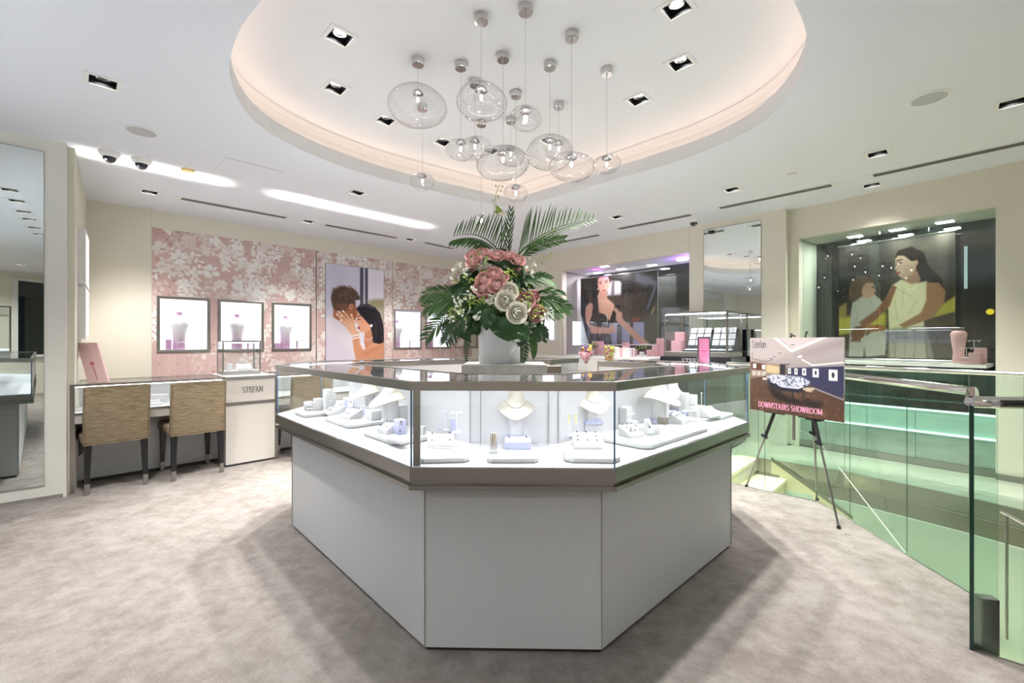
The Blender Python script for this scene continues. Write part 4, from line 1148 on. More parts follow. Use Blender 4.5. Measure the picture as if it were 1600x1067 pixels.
# --- long side towards the stairs
tray(T(1031, 681), .62, .23, RA, 'large white tray along the stair side of the counter', cut=.03)
tray(T(1118, 651), .20, .15, RA, 'small white tray at the far corner of the stair side', cut=.02)
wedge(T(986, 681, TT), .085, .085, .016, .046, RA + R(-18), 'white wedge of nine rings beside the glass corner', (3, 3, 3))
block(T(978, 664, TT), .052, .045, .095, RA, 'tall white block behind the wedge of nine rings')
block(T(988, 670, TT), .044, .040, .040, RA, 'white cube beside the tall block on the stair side tray')
tstand(T(988, 668, TT + .041), RA, .062, .044, 'white T-bar stand on the white cube')
block(T(1016, 678, TT), .068, .060, .036, RA + R(-10), 'white block carrying the leaning pendant card')
card(T(1017, 677, TT + .037), RA + R(-10), .042, .066, 'leaning white card with a fine pendant on the stair side')
bust(T(1029, 658, TT), RA, .105, .072, 'ivory necklace stand on the long stair side tray', col='lilac')
bust(T(1052, 640, TT), RA, .072, .060, 'smaller ivory necklace stand behind the first on the stair side', col='lilac')
block(T(1036, 662, TT), .03, .05, .034, RA, 'grey block end between the necklace stand and the six ring wedge', 'brown')
wedge(T(1062, 660, TT), .100, .080, .018, .050, RA, 'white wedge of mixed blue and dark rings on the stair side', (3, 3, 2), gem='bluegem')
block(T(1071, 650, TT), .045, .04, .030, RA, 'low lilac block between the ring wedge and the stepped blocks', 'lilac')
block(T(1069, 644, TT), .050, .045, .120, RA, 'tallest of the stepped white blocks on the stair side')
block(T(1082, 643, TT), .046, .045, .105, RA, 'second of the stepped white blocks on the stair side')
block(T(1085, 652, TT), .052, .045, .060, RA, 'low front block of the stepped white blocks')
wedge(T(1110, 651, TT), .115, .07, .012, .055, RA + R(-10), 'plain white wedge without rings at the far corner')
tstand(T(1082, 643, TT + .106), RA, .045, .030, 'tiny T-bar stand on the second stepped block', 'pearl')
tstand(T(1096, 643, TT), RA, .115, .016, 'thin white stand alone beside the plain wedge', None)
# --- long side towards the desks
tray(T(488, 648), .20, .16, LA, 'small white tray at the desk-side end of the counter', cut=.02)
tray(T(556, 659), .36, .24, LA, 'large white tray on the desk side with two ring wedges', cut=.03)
tray(T(625, 682), .34, .24, LA, 'large white tray on the desk side nearest the front corner', cut=.03)
block(T(482, 641, TT), .045, .045, .055, LA, 'small white block at the desk-side end with a tiny bow on it')
block(T(497, 641, TT), .050, .045, .075, LA, 'second small white block at the desk-side end')
block(T(512, 641, TT), .048, .045, .135, LA, 'tall white block rising at the desk-side end')
block(T(519, 640, TT), .035, .035, .105, LA + R(20), 'white block just behind the tall desk-side block')
wedge(T(522, 646, TT), .150, .100, .012, .050, LA + R(-8), 'white wedge crowded with rings on the desk side', (5, 5, 5))
wedge(T(548, 653, TT), .110, .085, .016, .050, LA + R(10), 'white wedge of blue stone rings on the desk side', (4, 4), gem='bluegem')
block(T(549, 636, TT), .105, .075, .062, LA, 'wide lilac box behind the wedge of blue rings', 'lilac')
card(T(546, 636, TT + .063), LA + R(8), .050, .068, 'leaning earring card standing on the wide lilac box')
block(T(583, 655, TT), .088, .06, .052, LA, 'ivory stacked box behind the wedge of blue rings', 'velvet')
bust(T(580, 645, TT), LA, .105, .070, 'ivory necklace stand deep in the desk side case', col='lilac')
bust(T(611, 668, TT), LA, .120, .068, 'ivory necklace stand nearest the front corner on the desk side', col='lilac')
wedge(T(605, 676, TT), .070, .060, .020, .046, LA + R(12), 'small white wedge of dark rings near the front corner', (2, 3))
block(T(625, 678, TT), .050, .04, .070, LA, 'lilac block with a ring beside the small wedge', 'lilac')
block(T(627, 664, TT), .050, .05, .105, LA, 'white block with a single ring against the corner pane')
ring_t = dup(RINGP['gem'], T(627, 664, TT + .105), LA, 'single ring on top of the white block against the corner pane', 'single rings on blocks')
dup(RINGP['gem'], T(625, 678, TT + .070), LA, 'single ring on top of the lilac block beside the small wedge', 'single rings on blocks')
block(T(622, 690, TT), .12, .05, .016, LA, 'flat white bar lying before the small wedge')
tstand(T(484, 640, TT + .056), LA, .022, .026, 'tiny bow shaped stand on the small desk-side block')
tstand(T(517, 640, TT + .136), LA, .035, .030, 'T-bar stand on top of the tall desk-side block')

# ---------------------------------------------------------------- desks along the flowered wall
WD = Fr((-3.44, 3.52), 45)      # front line of the desks: -X + Y = 6.96
def dx(px): return WD.hx(px)
def desk(x0, x1, label, left_post=True):
    t = thing('glass_desk', label, 'desk', WD.w(x0), WD.a)
    w = x1 - x0; D = .57; zt = .858; zb = .63
    MB().box(0, w, 0, .02, zt - .018, zt).box(0, w, D - .02, D, zt - .018, zt).box(0, .02, 0, D, zt - .018, zt).obj('top_frame', 'steel', t)
    MB().box(.02, w, .02, D - .02, zt - .008, zt - .002).obj('top_glass', 'topglass', t)
    MB().box(0, w, 0, .004, zb, zt - .018).obj('front_glass', 'glass', t)
    MB().box(0, w, 0, D, zb - .006, zb).obj('case_floor', 'casefloor', t)
    MB().box(0, w, D - .012, D, zb, zt - .018).obj('case_back', 'casefloor', t)
    MB().box(0, .006, 0, D, zb, zt - .018).obj('side_glass', 'glass', t)
    MB().box(0, w, -.004, .012, zb - .018, zb).obj('lower_frame', 'steel', t)
    MB().box(0, w, 0, .02, zb - .085, zb - .018).box(0, w, .02, D, zb - .085, zb - .075).obj('apron', 'desk', t)
    if left_post:
        MB().box(0, .028, -.002, .028, 0, zt).obj('front_post', 'steel', t)
    MB().box(0, .02, .03, D, 0, zb - .085).obj('side_panel', 'desk', t)
    MB().box(.02, w, .30, .32, .03, zb - .085).obj('modesty_panel', 'panel', t)
    MB().box(.02, w, .31, .33, 0, .03).obj('kick_strip', 'darksteel', t)
    MB().box(.02, w - .02, .022, .030, zt - .026, zt - .020).obj('led_strip', 'deskled', t)
    l = lamp('AREA', 'case_light', (w / 2, .05, zt + .004), 0.85 * w, (1, .97, .90), t, size=w * .98, sizey=.03, spread=R(13), rot=(R(180), 0, 0))
    return t
xa, xb, xc = 0.0, dx(343) - .0, dx(429)
desk(dx(109), dx(351.5), 'long glass topped desk case with two tan chairs, reaching the tall mirror panel')
desk(dx(430), dx(430) + 1.9, 'second glass desk case beyond the cabinet, seen through the big counter')
# cabinet with the shop name
cx0, cx1 = dx(352), dx(428.5)
t = thing('name_cabinet', 'beige cabinet with the grey shop name between the two desks', 'cabinet', WD.w(cx0, -.02), WD.a)
w = cx1 - cx0; D = .60
MB().box(0, w, 0, D, .02, .585).obj('lower_door', 'desk', t, bevel=.002)
MB().box(0, w, 0, D, .612, .835).obj('upper_panel', 'desk', t, bevel=.002)
MB().box(-.002, w + .002, -.004, D, .586, .611).obj('steel_band', 'steel', t)
MB().box(-.004, w + .004, -.006, D + .004, .836, .858).obj('top_plate', 'steel', t)
MB().box(.004, w - .004, .004, D - .004, .858, .862).obj('top_inlay', 'whitebox', t)
MB().box(.01, w - .01, .015, D, 0, .02).obj('plinth', 'darksteel', t)
mb, tw = text('STEFAN', .056, .15, .05, .02)
k = .185 / tw
lt = mb.obj('lettering', 'letter', t); lt.location = (w * .535 - .0925, -.001, .700); lt.scale = (k, 1, 1)
t = thing('small_showcase', 'small glass showcase standing on the cabinet with the shop name', 'showcase', WD.w(cx0 + .20, .36, .862), WD.a)
case_box(t, .345, .24, .345, .035, 'deskled')
p0 = WD.w(cx0 + .20, .36, .902)
wedge(WD.w(cx0 + .24, .33, .902), .13, .10, .02, .065, WD.a, 'pale ring wedge inside the small showcase on the cabinet', (4, 4))
block(WD.w(cx0 + .11, .36, .902), .05, .05, .07, WD.a, 'white block inside the small showcase on the cabinet')
# pale displays in the first desk case
for i, (px, w_, h_, lab) in enumerate(((118, .10, .03, 'low white block at the mirror end of the desk case'), (236, .12, .035, 'white block in the desk case between the two chairs'), (250, .12, .075, 'taller white block in the desk case between the two chairs'), (243, .10, .02, 'flat white pad in the desk case between the chairs'))):
    y = .16 + .08 * (i % 3)
    block(WD.w(WD.hx(px, y), y, .631), w_, .07, h_, WD.a, lab)
# pink gift folder
t = thing('pink_folder', 'tall pale pink gift folder with ribbon leaning on the desk by the tall mirror', 'folder', (0, 0, 0))
a, b, c_, d_ = onz(137, 596, .860), onz(169, 596, .860), aty(151, 535, 3.80), aty(119, 535.5, 3.80)
nn = (b - a).cross(d_ - a).normalized() * .018
half1, half2 = (a + b) / 2, (c_ + d_) / 2
g = (b - a) * .012
MB().hexa([a, half1 - g, half2 - g, d_], [p - nn for p in (a, half1 - g, half2 - g, d_)]).obj('cover_flap', 'pinkbox', t)
MB().hexa([half1 + g, b, c_, half2 + g], [p - nn for p in (half1 + g, b, c_, half2 + g)]).obj('cover_flap', 'pinkbox', t)
mid = half1.lerp(half2, .46)
s_ = 1 if nn.y < 0 else -1
out = nn * (1 if nn.y < 0 else -1)
MB().ball(mid + out * .3, .014, 8, 5).tube(mid + out * .3, mid.lerp(half1, .9) + out * .2, .002, n=5).obj('ribbon_knot', 'ribbon', t)

# chairs
def make_chair(p, rz, label):
    t = thing('side_chair', label, 'chair', p, rz, 'tan upholstered chairs at the desks')
    # local: back at y=0 facing -y (the viewer), seat towards +y
    bw = .40
    MB().hexa([(-bw / 2, 0, .385), (bw / 2, 0, .385), (bw / 2, .085, .385), (-bw / 2, .085, .385)], [(-bw / 2, -.045, .845), (bw / 2, -.045, .845), (bw / 2, .035, .845), (-bw / 2, .035, .845)]).obj('backrest', 'chenille', t, bevel=.016, seg=3, smooth=True, angle=50)
    MB().box(-bw / 2 - .01, bw / 2 + .01, .07, .50, .385, .47).obj('seat', 'chenille', t, bevel=.025, seg=3, smooth=True, angle=50)
    mb = MB()
    for sx in (-1, 1):
        mb.path([(sx * bw / 2, -.001, .39), (sx * bw / 2, -.045, .84)], .003, 6)
    mb.path([(-bw / 2, -.047, .845), (bw / 2, -.047, .845)], .003, 6).path([(-bw / 2, 0, .387), (bw / 2, 0, .387)], .003, 6)
    mb.obj('piping', 'chenille', t)
    for sx in (-1, 1):
        for (y0, y1) in ((.035, .015), (.46, .47)):
            x1 = sx * (bw / 2 - .028); x0 = sx * (bw / 2 - .022)
            def sq(x, y, s_, z): return [(x - s_, y - s_, z), (x + s_, y - s_, z), (x + s_, y + s_, z), (x - s_, y + s_, z)]
            lg = MB().hexa(sq(x0, y1, .0150, .085), sq(x1, y0, .0235, .39)).obj('leg', 'legblack', t, bevel=.002)
            MB().hexa(sq(x0, y1, .0150, 0), sq(x0, y1, .0155, .086)).obj('metal_cap', 'steel', lg)
    return t
def chair_at(pa, pb, label):
    a, b = onz(pa[0], pa[1], 0), onz(pb[0], pb[1], 0); m_ = (a + b) / 2
    return m_, math.atan2((b - a).y, (b - a).x), label
m_, rz, lb = chair_at((137, 774), (227, 757), '')
ch1 = make_chair((m_.x, m_.y, 0), rz, 'tan woven chair with black legs nearest the tall mirror panel')
m_, rz, lb = chair_at((274, 752), (345, 738.5), '')
CH.clear()
ch2 = dup(ch1, (m_.x, m_.y, 0), rz, 'tan woven chair tucked in beside the cabinet with the shop name')
ch3 = dup(ch1, (-2.06, 4.56, 0), R(45), 'tan woven chair seen through the glass of the big counter')

# ---------------------------------------------------------------- wall paper, lit niches and couple poster
NI = []
for (p0, p1) in ((244.5, 328), (340.5, 412), (424.5, 486.5), (615, 658.5), (665, 704.5), (710.5, 746)):
    NI.append((WB.hx(p0), WB.hx(p1), 1.07, 1.737))
def wallpaper():
    W = XW1 - x237
    n_w = int(W / .0075); n_h = int(WPT / .0075)
    cv = Canvas(n_w, n_h, (.80, .68, .66), 2)
    rr = random.Random(11); nr = np.random.RandomState(5)
    # mottled pink ground and fine vertical threads
    for k, am in ((40, .10), (14, .10), (4, .06)):
        n_ = blur(nr.rand(*cv.X.shape) - .5, k); n_ /= np.abs(n_).max(); cv.a = np.clip(cv.a * (1 + am * n_[..., None]), 0, 1)
    n_ = blur(nr.rand(*cv.X.shape) - .5, 24); n_ /= np.abs(n_).max()
    cv.blend(np.clip(n_ * 1.6, 0, 1) * .6, (.75, .57, .56))
    cols = nr.rand(cv.X.shape[1] // 5 + 1).repeat(5)[:cv.X.shape[1]]
    stripe = np.clip((cols - .55) * 3, 0, 1)[None, :] * (np.clip(cv.Y * 2.0 - .30, .08, .8))
    bl = blur(nr.rand(*cv.X.shape), 30); bl = (bl - bl.min()) / (bl.max() - bl.min())
    cv.blend(stripe * bl, (.86, .79, .77), .8)
    cv.grad('d9c3bf', 'd9c3bf', 0, 1, al=.18)
    asp = WPT / W
    A = cv.a; hh, ww = cv.X.shape
    def petal(cx, cy_, a, L_, wd, col, al):
        x0 = max(0, int((cx - L_) * hh / 1)); x1 = min(ww, int((cx + L_) * hh) + 1)
        y0 = max(0, int((cy_ - L_) * hh)); y1 = min(hh, int((cy_ + L_) * hh) + 1)
        if x1 <= x0 or y1 <= y0: return
        X = (np.arange(x0, x1) + .5) / hh - cx; Y = (np.arange(y0, y1) + .5) / hh - cy_
        X, Y = np.meshgrid(X, Y)
        u = (X * math.cos(a) + Y * math.sin(a)) / (L_ / 2); v = (-X * math.sin(a) + Y * math.cos(a)) / (wd / 2 * (1 + .25 * np.clip((X * math.cos(a) + Y * math.sin(a)) / (L_ / 2), -1, 1)))
        d = np.sqrt(u * u + v * v)
        m_ = (np.clip((1 - d) * 5 + .5, 0, 1) * al)[..., None]
        sh = 1 - .06 * np.clip(d, 0, 1)[..., None] ** 2
        A[y0:y1, x0:x1] = A[y0:y1, x0:x1] * (1 - m_) + np.array(col) * sh * m_
    WA = W / WPT    # x range in units of height
    sprays = []
    x = 0
    cl = []
    for i in range(620):
        cx = rr.uniform(0, WA); cy_ = rr.random() ** 1.5 * .98
        dens = 1.0 if cy_ < .42 else (.55 if cy_ < .62 else .30)
        if rr.random() > dens: continue
        cl.append((cx, cy_))
    for (cx, cy_) in cl:
        base = rr.choice([(.96, .94, .92), (.93, .90, .88), (.97, .96, .95), (.88, .82, .79)])
        al = .92 if cy_ < .5 else .6
        npt = rr.randint(4, 8); R0 = rr.uniform(.011, .022)
        if rr.random() < .55:
            for k in range(npt):
                a = 2 * math.pi * k / npt + rr.uniform(-.3, .3)
                petal(cx + R0 * math.cos(a), cy_ + R0 * math.sin(a), a, rr.uniform(.024, .036), rr.uniform(.014, .022), base, al)
        else:
            a0 = rr.uniform(-.8, .8) + math.pi / 2
            for k in range(npt + 2):
                px_ = cx + math.cos(a0) * k * .016; py_ = cy_ + math.sin(a0) * k * .016
                a = a0 + (1 if k % 2 else -1) * rr.uniform(.5, 1.1)
                petal(px_ + .012 * math.cos(a), py_ + .012 * math.sin(a), a, rr.uniform(.022, .034), rr.uniform(.011, .017), base, al)
    for i in range(900):
        cx = rr.uniform(0, WA); cy_ = rr.random() ** 1.3
        petal(cx, cy_, rr.uniform(0, 6.28), rr.uniform(.008, .018), rr.uniform(.005, .010), (.66, .50, .47) if rr.random() < .5 else (.90, .85, .84), .6)
    cv.a = A
    return cv.out(), W
wp_img, WPW = wallpaper()
M['wallpaper'] = vcol('flowered_wallpaper', 0, .6)
s1, s2 = WB.hx(494), WB.hx(613)
PO = (WB.hx(508.5), WB.hx(599), .86, 2.36)
segs = [(x237, s1 - .006), (s1 + .006, s2 - .003), (s2 + .003, XW1)]
for i, (xa_, xb_) in enumerate(segs):
    nw = wp_img.shape[1]
    i0 = int((xa_ - x237) / WPW * nw); i1 = min(nw, int((xb_ - x237) / WPW * nw))
    t = thing('wallpaper_panel', ['big panel of pink wallpaper with white blossoms around three lit niches', 'narrow blossom wallpaper panel framing the couple poster', 'blossom wallpaper panel partly hidden by the bouquet'][i], 'wall panel', WB.w(0), WB.a)
    holes = [(a_ + .0, b_ - .0, c0 + .0, c1 - .0) for (a_, b_, c0, c1) in NI if a_ > xa_ and b_ < xb_]
    o = print_mesh('printed_paper', wp_img[:, i0:i1], xb_ - xa_, WPT, M['wallpaper'], t, -.004, xa_, 0, holes)
    MB().box(xa_, xb_, -.004, .0, WPT - .002, WPT).box(xa_, xa_ + .003, -.0045, 0, 0, WPT).box(xb_ - .003, xb_, -.0045, 0, 0, WPT).obj('panel_edge', 'desk', t)
sobj(MB().box(s1 - .006, s1 + .006, .01, .03, 0, WPT).box(s2 - .003, s2 + .003, .01, .03, 0, WPT), 'trim_7', 'black', WB)

nl = ['lit wall niche with a bust and a small pink block, above the first desk', 'lit wall niche behind the small showcase, bust in mauve', 'lit wall niche with bust, bow block and table, beside the couple poster', 'lit wall niche with a low table just beyond the couple poster', 'lit wall niche crossed by palm fronds', 'narrow lit niche almost hidden behind the bouquet']
def painted_glow():  # mauve acrylic, light on its upper part painted white by height
    m, nt, b = nodes_of('mauve_acrylic_painted_glow')
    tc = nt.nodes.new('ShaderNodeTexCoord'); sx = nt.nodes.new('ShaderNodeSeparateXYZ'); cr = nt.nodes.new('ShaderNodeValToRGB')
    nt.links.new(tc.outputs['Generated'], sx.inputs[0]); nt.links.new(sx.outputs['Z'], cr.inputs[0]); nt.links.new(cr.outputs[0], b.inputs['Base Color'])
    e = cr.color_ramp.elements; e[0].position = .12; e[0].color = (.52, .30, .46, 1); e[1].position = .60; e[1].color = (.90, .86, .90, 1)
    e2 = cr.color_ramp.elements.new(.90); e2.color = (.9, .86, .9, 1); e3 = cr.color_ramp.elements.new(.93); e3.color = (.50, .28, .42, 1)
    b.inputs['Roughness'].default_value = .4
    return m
M['painted_glow'] = painted_glow()
M['mauve'] = pbr('mauve_acrylic', (.46, .26, .42), .4)
M['nichewall'] = pbr('niche_lining', (.86, .85, .90), .5)
def niche(i, x0, x1, z0, z1, label):
    t = thing('lit_niche', label, 'display niche', WB.w((x0 + x1) / 2, 0, z0), WB.a)
    w = (x1 - x0) / 2; h = z1 - z0; f = .032; D = .17
    MB().box(-w, w, -.014, .0, 0, f).box(-w, w, -.014, 0, h - f, h).box(-w, -w + f, -.014, 0, f, h - f).box(w - f, w, -.014, 0, f, h - f).obj('steel_frame', 'steel', t, bevel=.003)
    MB().box(-w + f, w - f, D, D + .01, f, h - f).obj('back_light', 'niche', t)
    MB().box(-w + f - .01, -w + f, 0, D, f, h - f).box(w - f, w - f + .01, 0, D, f, h - f).box(-w + f, w - f, 0, D, f - .01, f).box(-w + f, w - f, 0, D, h - f, h - f + .01).obj('lining', 'nichewall', t)
    MB().box(-w + f, w - f, .0, .003, f, h - f).obj('front_glass', 'glass', t)
    l = lamp('AREA', 'niche_light', (0, D * .45, h - f - .004), 1.6, (.95, .94, 1), t, size=w * 1.4, sizey=.06)
    return f
for i, (n_, lab) in enumerate(zip(NI, nl)):
    f = niche(i, *n_, lab)
    cx = (n_[0] + n_[1]) / 2; zf = n_[2] + f
    bx = cx + (-.035, -.03, -.06, -.16, -.12, -.03)[i]
    t = thing('niche_bust', 'mauve necklace bust in the ' + nl[i].split(',')[0].replace('lit ', 'lit ', 1) + (' number one' if False else ''), 'necklace stand', WB.w(bx, .10, zf), WB.a)
    t['label'] = ['mauve bust in the first lit niche above the near desk end', 'mauve bust in the lit niche behind the small showcase', 'mauve bust in the niche beside the couple poster', 'pale bust in the niche just beyond the couple poster', 'mauve bust in the niche crossed by palm fronds', 'mauve bust in the narrow niche behind the bouquet'][i]
    prof = [(.064, 0), (.062, .10), (.068, .20), (.098, .29), (.102, .33), (.070, .375), (.042, .40), (.036, .44)]
    MB().lathe(prof, 24, fn=lambda a, z: 1).obj('bust_body', 'painted_glow', t, smooth=True, angle=60)
    MB().lathe([(.038, .437), (.038, .455), (.001, .456)], 20).obj('neck_cap', 'mauve', t)
    if i in (0,):
        block(WB.w(cx - .14, .09, zf), .055, .05, .12, WB.a, 'small mauve block beside the bust in the first lit niche', 'mauve')
        tstand(WB.w(cx - .14, .09, zf + .121), WB.a, .10, .02, 'thin rod stand on the mauve block in the first lit niche')
    if i in (2, 3, 1):
        t = thing('niche_table', ['', 'low mauve table in the niche behind the small showcase', 'white topped table in the niche beside the couple poster', 'small T-shaped table in the niche beyond the couple poster'][i], 'display table', WB.w(cx + .10, .10, zf), WB.a)
        MB().box(-.10, .10, -.04, .04, .10, .115).obj('table_top', 'nichewall', t); MB().tube((0, 0, 0), (0, 0, .10), .012, n=10).obj('stem', 'mauve', t)
    if i in (2, 3):
        block(WB.w(cx - (.17 if i == 2 else .16), .08, zf), .075, .05, .075, WB.a, 'mauve block with a bow in the ' + ('niche beside the couple poster' if i == 2 else 'niche just beyond the couple poster'), 'mauve')
# lit frames on the short side wall
for (ya, yb, z0, z1, lab) in ((.30, .85, 1.69, 2.16, 'upper white lit frame on the short side wall behind the mirror panel'), (.30, .85, 1.22, 1.66, 'lower white lit frame on the short side wall behind the mirror panel')):
    t = thing('white_frame', lab, 'wall frame', WS.w(-ya, .05, z0), WS.a + math.pi)
    w = yb - ya; h = z1 - z0
    MB().box(0, w, -.05, 0, 0, .03).box(0, w, -.05, 0, h - .03, h).box(0, .03, -.05, 0, .03, h - .03).box(w - .03, w, -.05, 0, .03, h - .03).obj('frame_border', 'trimwhite', t)
    MB().box(.03, w - .03, -.02, -.01, .03, h - .03).obj('lit_panel', 'niche', t)

# ---- couple poster (light box)
def couple():
    c = Canvas(150, 243, (.86, .84, .93), 3)
    c.grad('c9c4dc', 'f0ecf8', 0, 1)
    c.poly([(0, 0), (.56, 0), (.56, .55), (0, .75)], 'dcd7ea', .8, .03)
    c.ell(.18, .10, .16, .14, 'c7c0d8', .5, 0, .8)
    c.poly([(.57, .0), (.63, 0), (.63, .42), (.57, .42)], '5a5365', 1, .003); c.poly([(.66, 0), (.71, 0), (.71, .42), (.66, .42)], '4e4758', 1, .003)
    c.poly([(.71, 0), (1, 0), (1, .33), (.71, .36)], 'efe9f8', 1, .01)
    c.poly([(.71, .34), (1, .31), (1, .62), (.71, .60)], 'b7a88f', .9, .03); c.ell(.9, .37, .18, .05, '8f8a60', .6, 0, .9)
    # man: shirt, neck, hair
    c.poly([(-.02, .56), (.10, .50), (.30, .49), (.42, .56), (.50, .70), (.50, 1.02), (-.02, 1.02)], 'eadfe8', 1, .01)
    c.poly([(-.02, .70), (.25, .76), (.42, .9), (.47, 1.02), (-.02, 1.02)], 'e0d3e2', .8, .04)
    c.line([(.02, .72), (.0, .86), (.10, 1.0)], .010, 'cbbccb', .6)
    c.poly([(.13, .36), (.44, .34), (.50, .46), (.46, .56), (.30, .60), (.12, .53)], 'b06c4a', 1, .01)
    c.poly([(.44, .36), (.50, .40), (.53, .50), (.47, .56), (.42, .52)], 'a8603f', 1, .008)
    for (x, y, rx, ry, a) in ((.30, .30, .20, .085, 0), (.20, .33, .11, .09, 20), (.42, .29, .12, .06, 20), (.30, .37, .19, .06, 0), (.50, .31, .07, .03, 30), (.17, .39, .07, .07, 0), (.24, .42, .12, .045, 8)):
        c.ell(x, y, rx, ry, '574238', 1, a, .25)
    rr = random.Random(3)
    for k in range(60):
        x = rr.uniform(.12, .50); y = rr.uniform(.22, .36); a = rr.uniform(-2.6, -.4)
        c.line([(x, y), (x + .06 * math.cos(a), y + .035 * math.sin(a))], .012, rr.choice(('6d5546', '3f2f28', '8f7460', '4b3931')), .7)
    c.ell(.30, .42, .15, .035, '8a5a42', .7, 5, .6)
    c.ell(.415, .415, .035, .032, 'd29472', 1, 15, .15); c.ell(.42, .415, .018, .018, 'a05f42', .8, 0, .5)
    # woman: shoulder, neck, face, hair
    c.poly([(.55, 1.02), (.58, .88), (.66, .86), (.80, .79), (1.02, .775), (1.02, 1.02)], 'e2a07c', 1, .008)
    c.poly([(.66, .60), (.78, .66), (.80, .79), (.66, .86), (.64, .78)], 'cf8a68', 1, .008)
    c.poly([(.56, .80), (.64, .78), (.66, .86), (.60, .90)], 'f4e4ea', .9, .01)
    c.poly([(.54, .44), (.62, .42), (.76, .50), (.76, .64), (.66, .68), (.57, .675), (.545, .64), (.53, .615), (.545, .60), (.525, .575), (.475, .585), (.515, .535)], 'e6a684', 1, .006)
    c.line([(.53, .545), (.57, .54)], .014, '2a1a18'); c.line([(.52, .515), (.575, .505)], .012, '2a1a18'); c.ell(.545, .632, .022, .012, 'a02838', 1)
    c.poly([(.50, .435), (.56, .395), (.70, .375), (.84, .41), (.93, .47), (.985, .58), (1.01, .70), (1.0, .78), (.92, .80), (.80, .785), (.78, .68), (.74, .60), (.66, .55), (.58, .50), (.53, .46)], '211c22', 1, .008)
    c.line([(.56, .41), (.68, .39), (.80, .42)], .014, '8a8590', .7); c.line([(.88, .50), (.95, .62), (.97, .76)], .02, '4a3f42', .6); c.line([(.84, .56), (.86, .76)], .02, '37423f', .6)
    c.ell(.765, .605, .026, .016, 'f6eef0', 1, 0, .4)
    c.line([(.66, .74), (.70, .765), (.80, .73)], .008, 'f8e8ea', .9)
    # her arm and hand on his neck
    c.poly([(.43, .69), (.55, .67), (.57, .80), (.62, .86), (1.02, .82), (1.02, .97), (.72, .99), (.50, .97), (.46, .86)], 'dc9a76', 1, .008)
    c.poly([(.60, .90), (.78, .84), (1.0, .80), (1.02, .83), (.80, .88), (.66, .93)], 'c67f5c', .5, .02)
    c.poly([(.34, .64), (.29, .59), (.31, .555), (.38, .54), (.47, .56), (.49, .62), (.54, .70), (.44, .72)], 'eab594', 1, .006)
    for (a, b) in (((.35, .60), (.18, .50)), ((.37, .575), (.21, .475)), ((.41, .56), (.28, .465)), ((.45, .57), (.42, .50)), ((.34, .62), (.24, .56))):
        c.line([a, b], .036, 'eab594'); c.line([(a[0] - .01, a[1] + .010), (b[0] - .005, b[1] + .010)], .006, 'a8603f', .7); c.ell(b[0], b[1], .02, .010, 'fbe6e2', 1, 40)
    c.line([(.42, .72), (.56, .70)], .02, 'fdf6f8'); c.line([(.43, .745), (.57, .725)], .02, 'fbe9ee'); c.line([(.425, .733), (.565, .712)], .006, 'b58f90')
    c.ell(.25, .512, .012, .008, 'ffffff', 1)
    return c.out()
t = thing('couple_poster', 'backlit poster of a woman holding the neck of a man, hands with bracelets', 'poster', WB.w(PO[0], 0, PO[2]), WB.a)
M['lightbox'] = vcol('backlit_print', .10, .3)
print_mesh('poster_print', couple() * .86, PO[1] - PO[0], PO[3] - PO[2], M['lightbox'], t, -.012)
pw, ph = PO[1] - PO[0], PO[3] - PO[2]
MB().box(-.005, 0, -.013, 0, 0, ph).box(pw, pw + .005, -.013, 0, 0, ph).box(-.005, pw + .005, -.013, 0, ph, ph + .005).obj('poster_frame', 'steel', t)

